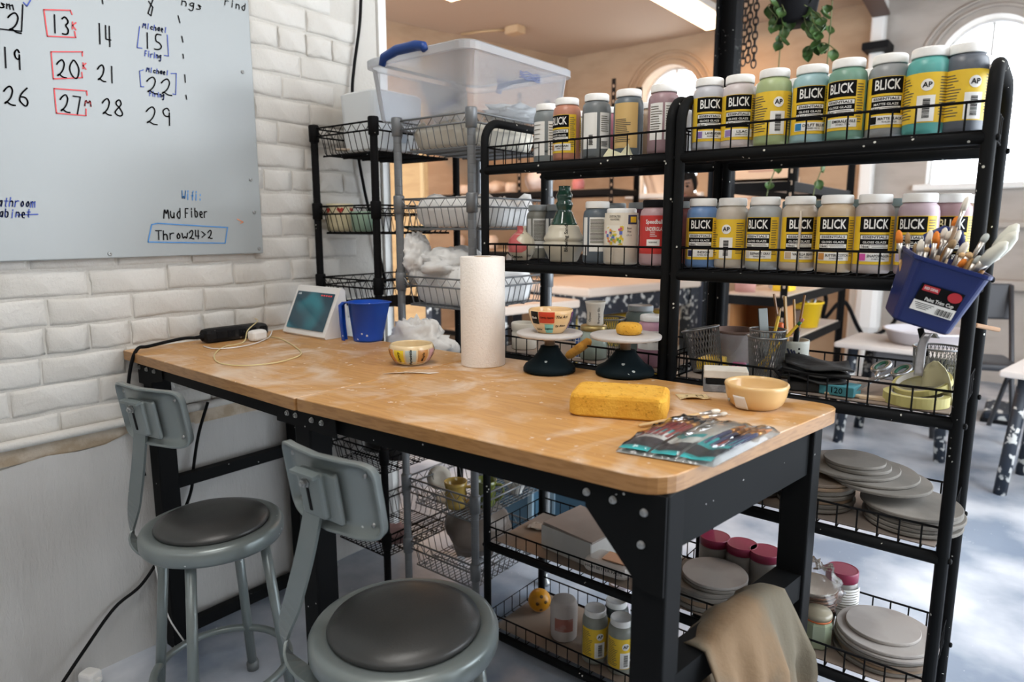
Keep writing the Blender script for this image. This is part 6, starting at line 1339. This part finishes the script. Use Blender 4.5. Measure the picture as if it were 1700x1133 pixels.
for k,(x,lb) in enumerate(((772,'row of tan pots, leftmost on middle back shelf'),(800,'tan pot, second on the middle back shelf'),(848,'tan pot beside the shelving upright'),(960,'pink dish on the middle back shelf'),(880,'tan pot, lower back shelf'))):
    p=py(x,310,ya+.12); pot('clay_pot',lb,'pot',p.x,ya+.12,(zA[1] if k<4 else zA[2])+.0105,[(.04,0),(.05,.01),(.055,.06),(.045,.09),(.042,.09),(.03,.01),(0,.008)],m_ppl if k!=3 else m_pkp)
for k,x in enumerate((760,815,900,955,1000)):
    p=py(x,430,ya+.2); pot('clay_pot','pale greenware pot, number %s from left on the low back shelf'%(('one','two','three','four','five')[k]),'pot',p.x,ya+.2,1.0305,[(.05,0),(.07,.02),(.075,.10),(.05,.14),(.046,.14),(.04,.02),(0,.015)],m_ppl)
t=thing('plywood_sheet','tall plain wooden sheet behind the grey rack','panel',(-3.42,3.12,0),D(-8)); MB().box((0,0,1.00),(.62,.03,2.0),bev=.008).build('board',m_wd,t); MB().box((0,-.022,.06),(.62,.02,.06)).build('foot_batten',m_wd,t); MB().box((.29,-.02,1.45),(.03,.02,.5),bev=.008).build('edge_batten',mat('panel_edge',(.58,.38,.18),.6),t)
# back work table
m_tt=mat('canvas_top',(.62,.52,.44),.8); m_spl=mat('splatter_navy',(.012,.018,.03),.5,col2=(.55,.55,.53),nscale=22,namt=1,thr=(.56,.60))
zt_=.88; TA,TB=pz(978,479,zt_),pz(1165,463,zt_); tang=math.atan2(TB.y-TA.y,TB.x-TA.x); Lt=(TB-TA).length
t=thing('studio_table','canvas-topped studio table with splattered navy apron','table',(TA.x,TA.y,0),tang)
MB().box((Lt/2,.42,zt_-.03),(Lt,.84,.06),bev=.012).build('table_top',m_tt,t); MB().box((Lt/2,.05,zt_-.12),(Lt-.08,.03,.13)).build('front_apron',m_spl,t); MB().box((.05,.42,zt_-.12),(.03,.74,.13)).build('side_apron',m_spl,t)
for x in (.06,Lt-.06):
    for y in (.06,.78): MB().box((x,y,(zt_-.06)/2),(.09,.09,zt_-.06)).build('leg',m_spl,t)
t=thing('side_table','lower canvas-topped table beside the studio table','table',(TA.x,TA.y,0),tang); MB().box((-.40,.38,.79),(.66,.75,.05),bev=.01).build('table_top',m_tt,t)
for x in (-.68,-.12):
    for y in (.06,.70): MB().box((x,y,.3825),(.07,.07,.765)).build('leg',m_spl,t)
t=thing('yellow_cabinet','yellow storage cabinet under the studio table','cabinet',(TA.x,TA.y,0),tang); MB().box((Lt*.5,.42,.33),(Lt*.72,.4,.64),bev=.01).build('body',mat('cabinet_yellow',(.50,.33,.02),.5),t)
for x in (.15,.45,.75): MB().box((Lt*(.14+.72*x),.217,.33),(.012,.008,.60)).build('door_gap',m_blackp,t)
# shelving by the window, right
yb=3.75; xc=py(1307,400,yb).x; xr0=xc-.36
zB=[py(1305,303,yb).z,py(1304,497,yb).z,py(1330,580,yb).z,.2]; ybr=5.05
rack('black boltless shelving beside the column',xr0,xc,yb,ybr,zB,zB[0]+.25,mat('shelf_board_pale',(.60,.50,.42),.7))
p=py(1372,545,4.4); t=thing('yellow_bucket','yellow bucket holding tools on the back shelf','bucket',(xc-.10,4.55,zB[2]+.0105)); MB().lathe([(.075,0),(.08,.004),(.10,.15),(.108,.152),(.108,.165),(.098,.165),(.075,.008),(0,.006)],28).build('bucket',mat('bucket_yellow',(.65,.42,.01),.4),t)
for k in range(5): MB().tube([(.02*math.cos(k*1.3),.02*math.sin(k*1.3),.02),(.06*math.cos(k*1.3),.06*math.sin(k*1.3),.20+.02*(k%2))],.008,6).build('tool_handle',(m_bolt,m_handle)[k%2],t)
for k,(y,m,lb,s) in enumerate(((3.95,mat('bx_pink',(.55,.30,.27),.6),'pink tub on the back shelf behind pencils',(.14,.14,.18)),(4.3,mat('bx_white',(.6,.57,.55),.6),'white tub on the upper back shelf',(.14,.14,.15)),(4.15,m_yel,'yellow carton on the upper back shelf',(.10,.12,.20)))):
    t=MB(); t.lathe([(s[0]*.4,0),(s[0]*.5,s[2]),(s[0]*.46,s[2]),(s[0]*.36,.01),(0,.01)],20) if k<2 else t.box((0,0,s[2]/2),s,bev=.004); tag(t.build('tub' if k<2 else 'carton',m,None,(xc-.28+.08*k,y,zB[1]+.0095)),lb,'tub' if k<2 else 'carton')
t=thing('orange_crate','wooden crate with dark opening on back shelf','crate',(xc-.18,3.97,zB[2]+.0105)); m_cr=mat('crate_orange',(.40,.18,.06),.7)
for a in (((0,0,.01),(.28,.26,.02)),((-.13,0,.11),(.02,.26,.2)),((.13,0,.11),(.02,.26,.2)),((0,0,.21),(.28,.26,.02)),((0,.12,.11),(.26,.02,.2))): MB().box(*a).build('board',m_cr,t)
t=thing('dark_toolbox','dark brown toolbox on the back shelf beside bucket','toolbox',(xc-.16,4.22,zB[2]+.0105)); MB().box((0,0,.07),(.22,.16,.14),bev=.01).build('body',mat('tool_brown',(.06,.035,.025),.5),t); MB().tube([(-.06,0,.14),(-.05,0,.18),(.05,0,.18),(.06,0,.14)],.008,6).build('handle',m_blackp,t)
t=thing('white_bucket','white plastic bucket on the low back shelf','bucket',(xc-.13,4.25,.2105)); MB().lathe([(.11,0),(.115,.005),(.14,.26),(.148,.262),(.148,.28),(.135,.28),(.11,.01),(0,.008)],28).build('bucket',mat('bucket_white',(.62,.61,.60),.5),t); MB().tube([(.148*math.cos(a/10*PI),.148*math.sin(a/10*PI),.27-.05*math.sin(a/10*PI)) for a in range(11)],.003,5).build('bail',m_bolt,t)
# notice sheets on far wall
for k,(x,y,w,h) in enumerate(((1262,265,.55,.45),(1262,322,.55,.28))):
    p=py(x,y,YF); t=thing('wall_notice',('large peach notice sheet with faint handwriting on far wall','lower peach notice sheet with faint writing on far wall')[k],'notice',(p.x,YF-.012,p.z)); MB().box((0,0,0),(w*1.3,.006,h)).build('sheet',mat('notice_paper',(.72,.56,.42),.8),t)
    for j in range(3): MB().box((-.08+.05*j,-.0045,h*.25-.11*j),(.36-.06*j,.002,.018)).build('faint_writing',mat('faint_ink',(.50,.32,.26),.8),t)
# plastic sheet leaning on the left window, curtain
p=py(1075,300,6.0); mb=MB(); mb.sheet(10,10,lambda u,v:(-3.62+.30*u+.25*(1-v)+.02*math.sin(u*9),YF-.045+.012*math.sin(u*12),1.35+.75*v),thick=.004); tag(mb.build('window_drape',mat('drape_peach',(.72,.58,.46),.9)),'peach cloth drape slanting across the left arched window','drape')
# throwing tables on the right
def wheel_table(label,cx,cy,rz,z=.60,w=.62,d=.5):
    t=thing('wheel_table',label,'table',(cx,cy,0),rz); MB().box((0,0,z-.015),(w,d,.03),bev=.008).build('table_top',mat('wheel_top',(.62,.56,.52),.6),t)
    for sx in (-1,1):
        for sy in (-1,1): MB().tube([(sx*(w/2-.09),sy*(d/2-.07),z-.03),(sx*(w/2-.05),sy*(d/2-.05),0)],.028,8).build('leg',m_spl,t)
    MB().box((.05,.03,z-.19),(w*.6,d*.6,.3),bev=.02).build('motor_box',mat('motor_grey',(.16,.155,.16),.6),t); return t
A=pz(1412,575,.60); c=pz(1490,570,.60); wheel_table('white pottery wheel table beyond the scissors',c.x+.03,c.y+.05,D(-4))
t=thing('splash_pan','wide pale plastic splash pan on the pottery wheel','pan',(c.x+.13,c.y+.10,.6005)); MB().lathe([(.16,0),(.19,.005),(.215,.07),(.228,.072),(.228,.08),(.208,.08),(.185,.012),(0,.01)],36).build('pan',mat('pan_lilac',(.60,.58,.62),.45),t); MB().lathe([(.03,.01),(.03,.03),(.13,.032),(.13,.042),(0,.042)],32).build('wheel_head',m_st,t)
c2w=pz(1745,610,.60); wheel_table('second pottery wheel table at the right edge',c2w.x+.16,c2w.y-.05,D(-10))
p=pz(1660,668,.0); t=thing('foot_pedal','dark foot pedal with cable on the concrete floor','pedal',(p.x+.02,p.y-.55,0)); MB().box((0,0,.05),(.16,.26,.07),Matrix.Rotation(.15,4,'X'),bev=.015).build('tread',m_spl,t); MB().box((0,0,.012),(.18,.30,.024),bev=.004).build('base',m_blackp,t); MB().tube(bez([(0,.14,.03),(.15,.3,.02),(.1,.45,.1),(.25,.4,.3)],6),.008,6).build('cable',m_cable,t)
# dark chair behind the wheel
p=pz(1560,560,.45); t=thing('folding_chair','dark folding chair behind the pottery wheel','chair',(c.x+.32,c.y+.55,0),D(15)); m_chd=mat('chair_dark',(.035,.035,.04),.5)
MB().box((0,0,.45),(.42,.40,.04),bev=.015).build('seat',m_chd,t); MB().box((0,.20,.80),(.42,.03,.22),Matrix.Rotation(-.12,4,'X'),bev=.012).build('backrest',m_chd,t)
for sx in (-1,1):
    MB().tube([(sx*.20,-.22,0),(sx*.20,.20,.90)],.014,8).build('leg',m_chd,t); MB().tube([(sx*.18,.25,0),(sx*.18,-.12,.46)],.014,8).build('leg',m_chd,t)
# white drain pipe / heater at right of shelves
p=py(1440,500,6.4); t=thing('white_heater','tall white rounded heater against the far wall','heater',(p.x,6.45,0)); MB().box((0,0,.80),(.20,.18,.9),bev=.06).build('casing',mat('heater_white',(.80,.79,.77),.35),t); MB().tube([(0,0,0),(0,0,.40)],.05,12).build('pipe',m_white,t)
tag(MB().tube(bez([(py(1335,478,4.9)),(py(1370,490,5.0)),(py(1367,530,5.1)),(py(1400,500,5.2)),(py(1425,545,5.3)),(py(1440,560,5.4)),(py(1480,540,5.5)),(py(1498,500,5.6))],6),.014,8).build('black_hose',m_cable),'black hose draped behind the back shelves','hose')
# person working at the back
m_skin=mat('skin',(.22,.11,.065),.55); m_hair=mat('hair_dark',(.012,.010,.009),.6); m_shirt=mat('shirt_charcoal',(.022,.017,.017),.85); m_trs=mat('trousers_dark',(.03,.035,.05),.85)
p=py(1143,310,5.3); hx,hy=p.x,5.3; hz=py(1143,307,5.3).z+.08
t=thing('person','person with short dark hair in dark shirt looking down','person',(hx,hy,0),face(hx,hy,0)+D(-14))
def skin(name,verts,edges,rad,m,root,sub=2):
    me=bpy.data.meshes.new(name); me.from_pydata(verts,edges,[]); o=link(name,me,t); me.materials.append(m)
    md=o.modifiers.new('skin','SKIN'); md.use_smooth_shade=True
    for i,r_ in enumerate(rad): me.skin_vertices[0].data[i].radius=r_ if isinstance(r_,tuple) else (r_,r_)
    for i in range(len(verts)): me.skin_vertices[0].data[i].use_root=(i==root)
    s=o.modifiers.new('sub','SUBSURF'); s.levels=sub; s.render_levels=sub; return o
# x forward (towards the photographer), y left-right, z up
hzz=hz-.10; sh=py(1143,336,5.3).z-.02
V_=[(0,0,.93),(0,0,1.08),(.01,0,sh-.12),(.02,0,sh),(.06,0,hzz-.03),
    (.01,.17,sh-.02),(.05,.22,sh-.28),(.25,.16,sh-.40),(.34,.13,sh-.42),
    (.01,-.17,sh-.02),(.05,-.22,sh-.28),(.25,-.16,sh-.40),(.34,-.13,sh-.42),
    (0,.10,.86),(.02,.11,.48),(-.01,.11,.09),(.13,.12,.035),(0,-.10,.86),(.02,-.11,.48),(-.01,-.11,.09),(.13,-.12,.035)]
E_=[(0,1),(1,2),(2,3),(3,4),(3,5),(5,6),(6,7),(7,8),(3,9),(9,10),(10,11),(11,12),(0,13),(13,14),(14,15),(15,16),(0,17),(17,18),(18,19),(19,20)]
rad=[(.15,.11),(.14,.10),(.16,.10),(.10,.075),.05,.065,.048,.038,.030,.065,.048,.038,.030,.088,.058,.042,.035,.088,.058,.042,.035]
skin('body',V_,E_,rad,m_skin,0)
# head: shaped sphere with face
mb=MB(); nu,nv=28,20; vs=[];fs=[]
for j in range(nv+1):
    th=PI*j/nv
    for i in range(nu):
        a=2*PI*i/nu; x=math.sin(th)*math.cos(a); y=math.sin(th)*math.sin(a); z=math.cos(th)
        k=1-.20*max(0,-z)*(1-.25*x); X,Y,Z=x*.098*k,y*.076*k,z*.122
        if x>.6 and abs(y)<.22 and -.35<z<.12: X+=.020*(1-abs(y)/.22)*(1 if z<-.05 else .5)*(1-abs(z+.15)/.3 if abs(z+.15)<.3 else 0)
        if x>.5 and .18<abs(y)<.5 and .0<z<.22: X-=.008
        if x>.6 and abs(y)<.3 and -.62<z<-.5: X+=.006
        vs.append((X,Y,Z))
for j in range(nv):
    for i in range(nu): fs.append((j*nu+i,j*nu+(i+1)%nu,(j+1)*nu+(i+1)%nu,(j+1)*nu+i))
mb.add(vs,fs,True); HM=Matrix.Translation((.075,0,hzz+.02))@Matrix.Rotation(D(22),4,'Y'); he=HM.to_euler()
hd_=mb.build('head',m_skin,t,HM.translation,he)
for s in (-1,1):
    MB().lathe([(1e-5,-.012),(.009,-.008),(.012,0),(.009,.008),(1e-5,.012)],12).build('eye',mat('eye_dark',(.02,.015,.012),.3),hd_,(.080,s*.030,.012))
    MB().tube([(.088,s*.016,.034),(.085,s*.032,.040),(.074,s*.048,.034)],.004,6).build('eyebrow',m_hair,hd_)
    e=MB(); e.tube([(0,s*.074,.02),(-.014,s*.082,.018),(-.016,s*.083,-.008),(-.004,s*.076,-.026)],.008,8); e.build('ear',m_skin,hd_)
MB().tube([(.083,-.020,-.062),(.092,0,-.060),(.083,.020,-.062)],.0055,8).build('mouth',mat('lips',(.26,.10,.08),.5),hd_)
mb=MB(); hv=[];hf=[]
for j in range(nv-6):
    th=PI*j/nv
    for i in range(nu):
        a=2*PI*i/nu; x=math.sin(th)*math.cos(a); y=math.sin(th)*math.sin(a); z=math.cos(th); lim=.45 if x>.45 else -.35
        zc=max(z,lim); q=math.sqrt(max(.0,1-zc*zc)); sc=1.08+.06*NZ.noise(Vector((x*3,y*3,z*3)))
        hv.append((math.cos(a)*q*.098*sc-.004,math.sin(a)*q*.078*sc,zc*.122*sc+.002))
for j in range(nv-7):
    for i in range(nu): hf.append((j*nu+i,j*nu+(i+1)%nu,(j+1)*nu+(i+1)%nu,(j+1)*nu+i))
mb.add(hv,hf,True); mb.build('hair',m_hair,hd_)
SV=[(0,0,.90),(0,0,1.08),(.01,0,sh-.12),(.02,0,sh+.005),(.01,.175,sh-.02),(.045,.225,sh-.22),(.01,-.175,sh-.02),(.045,-.225,sh-.22),(.035,0,sh+.045)]
skin('shirt',SV,[(0,1),(1,2),(2,3),(3,4),(4,5),(3,6),(6,7),(3,8)],[(.175,.13),(.165,.12),(.19,.13),(.15,.12),.10,.075,.10,.075,(.085,.08)],m_shirt,0)
skin('trousers',[(0,0,.93),(0,.10,.85),(.02,.11,.48),(-.01,.11,.10),(0,-.10,.85),(.02,-.11,.48),(-.01,-.11,.10)],[(0,1),(1,2),(2,3),(0,4),(4,5),(5,6)],[(.165,.12),.105,.075,.06,.105,.075,.06],m_trs,0)
for s in (-1,1):   # hands with five fingers, slightly curled
    o=Vector((.34,s*.13,sh-.42)); mb=MB(); mb.tube([o-Vector((.03,0,0)),o+Vector((.02,0,-.004)),o+Vector((.065,-s*.004,-.010)),o+Vector((.085,-s*.004,-.014))],[.024,.030,.034,.026],10)
    for k,(dy,ln) in enumerate(((-.026,.062),(-.009,.075),(.008,.072),(.024,.056))):
        b=o+Vector((.075,dy,-.010)); mb.tube([b,b+Vector((ln*.45,0,-.006)),b+Vector((ln*.75,0,-.022)),b+Vector((ln*.9,0,-.042))],[.009,.0085,.008,.0065],8)
    b=o+Vector((.02,-s*.028,-.006)); mb.tube([b,b+Vector((.03,-s*.022,-.010)),b+Vector((.058,-s*.024,-.024))],[.011,.0095,.0075],8); mb.build('hand',m_skin,t)
for s in (-1,1): MB().box((.05,s*.115,.04),(.27,.09,.08),bev=.03).build('shoe',m_blackp,t)
# the unseen part of the room that shades the work area
struct('wall_rear',MB().box((-.3,-2.55,ZC/2),(4.2,.2,ZC)),m_farw)
struct('wall_right_back',MB().box((1.6,5.75,ZC/2),(.2,2.1,ZC)),m_farw)
struct('wall_right',MB().box((1.6,-.7,ZC/2),(.2,3.9,ZC)),m_farw)
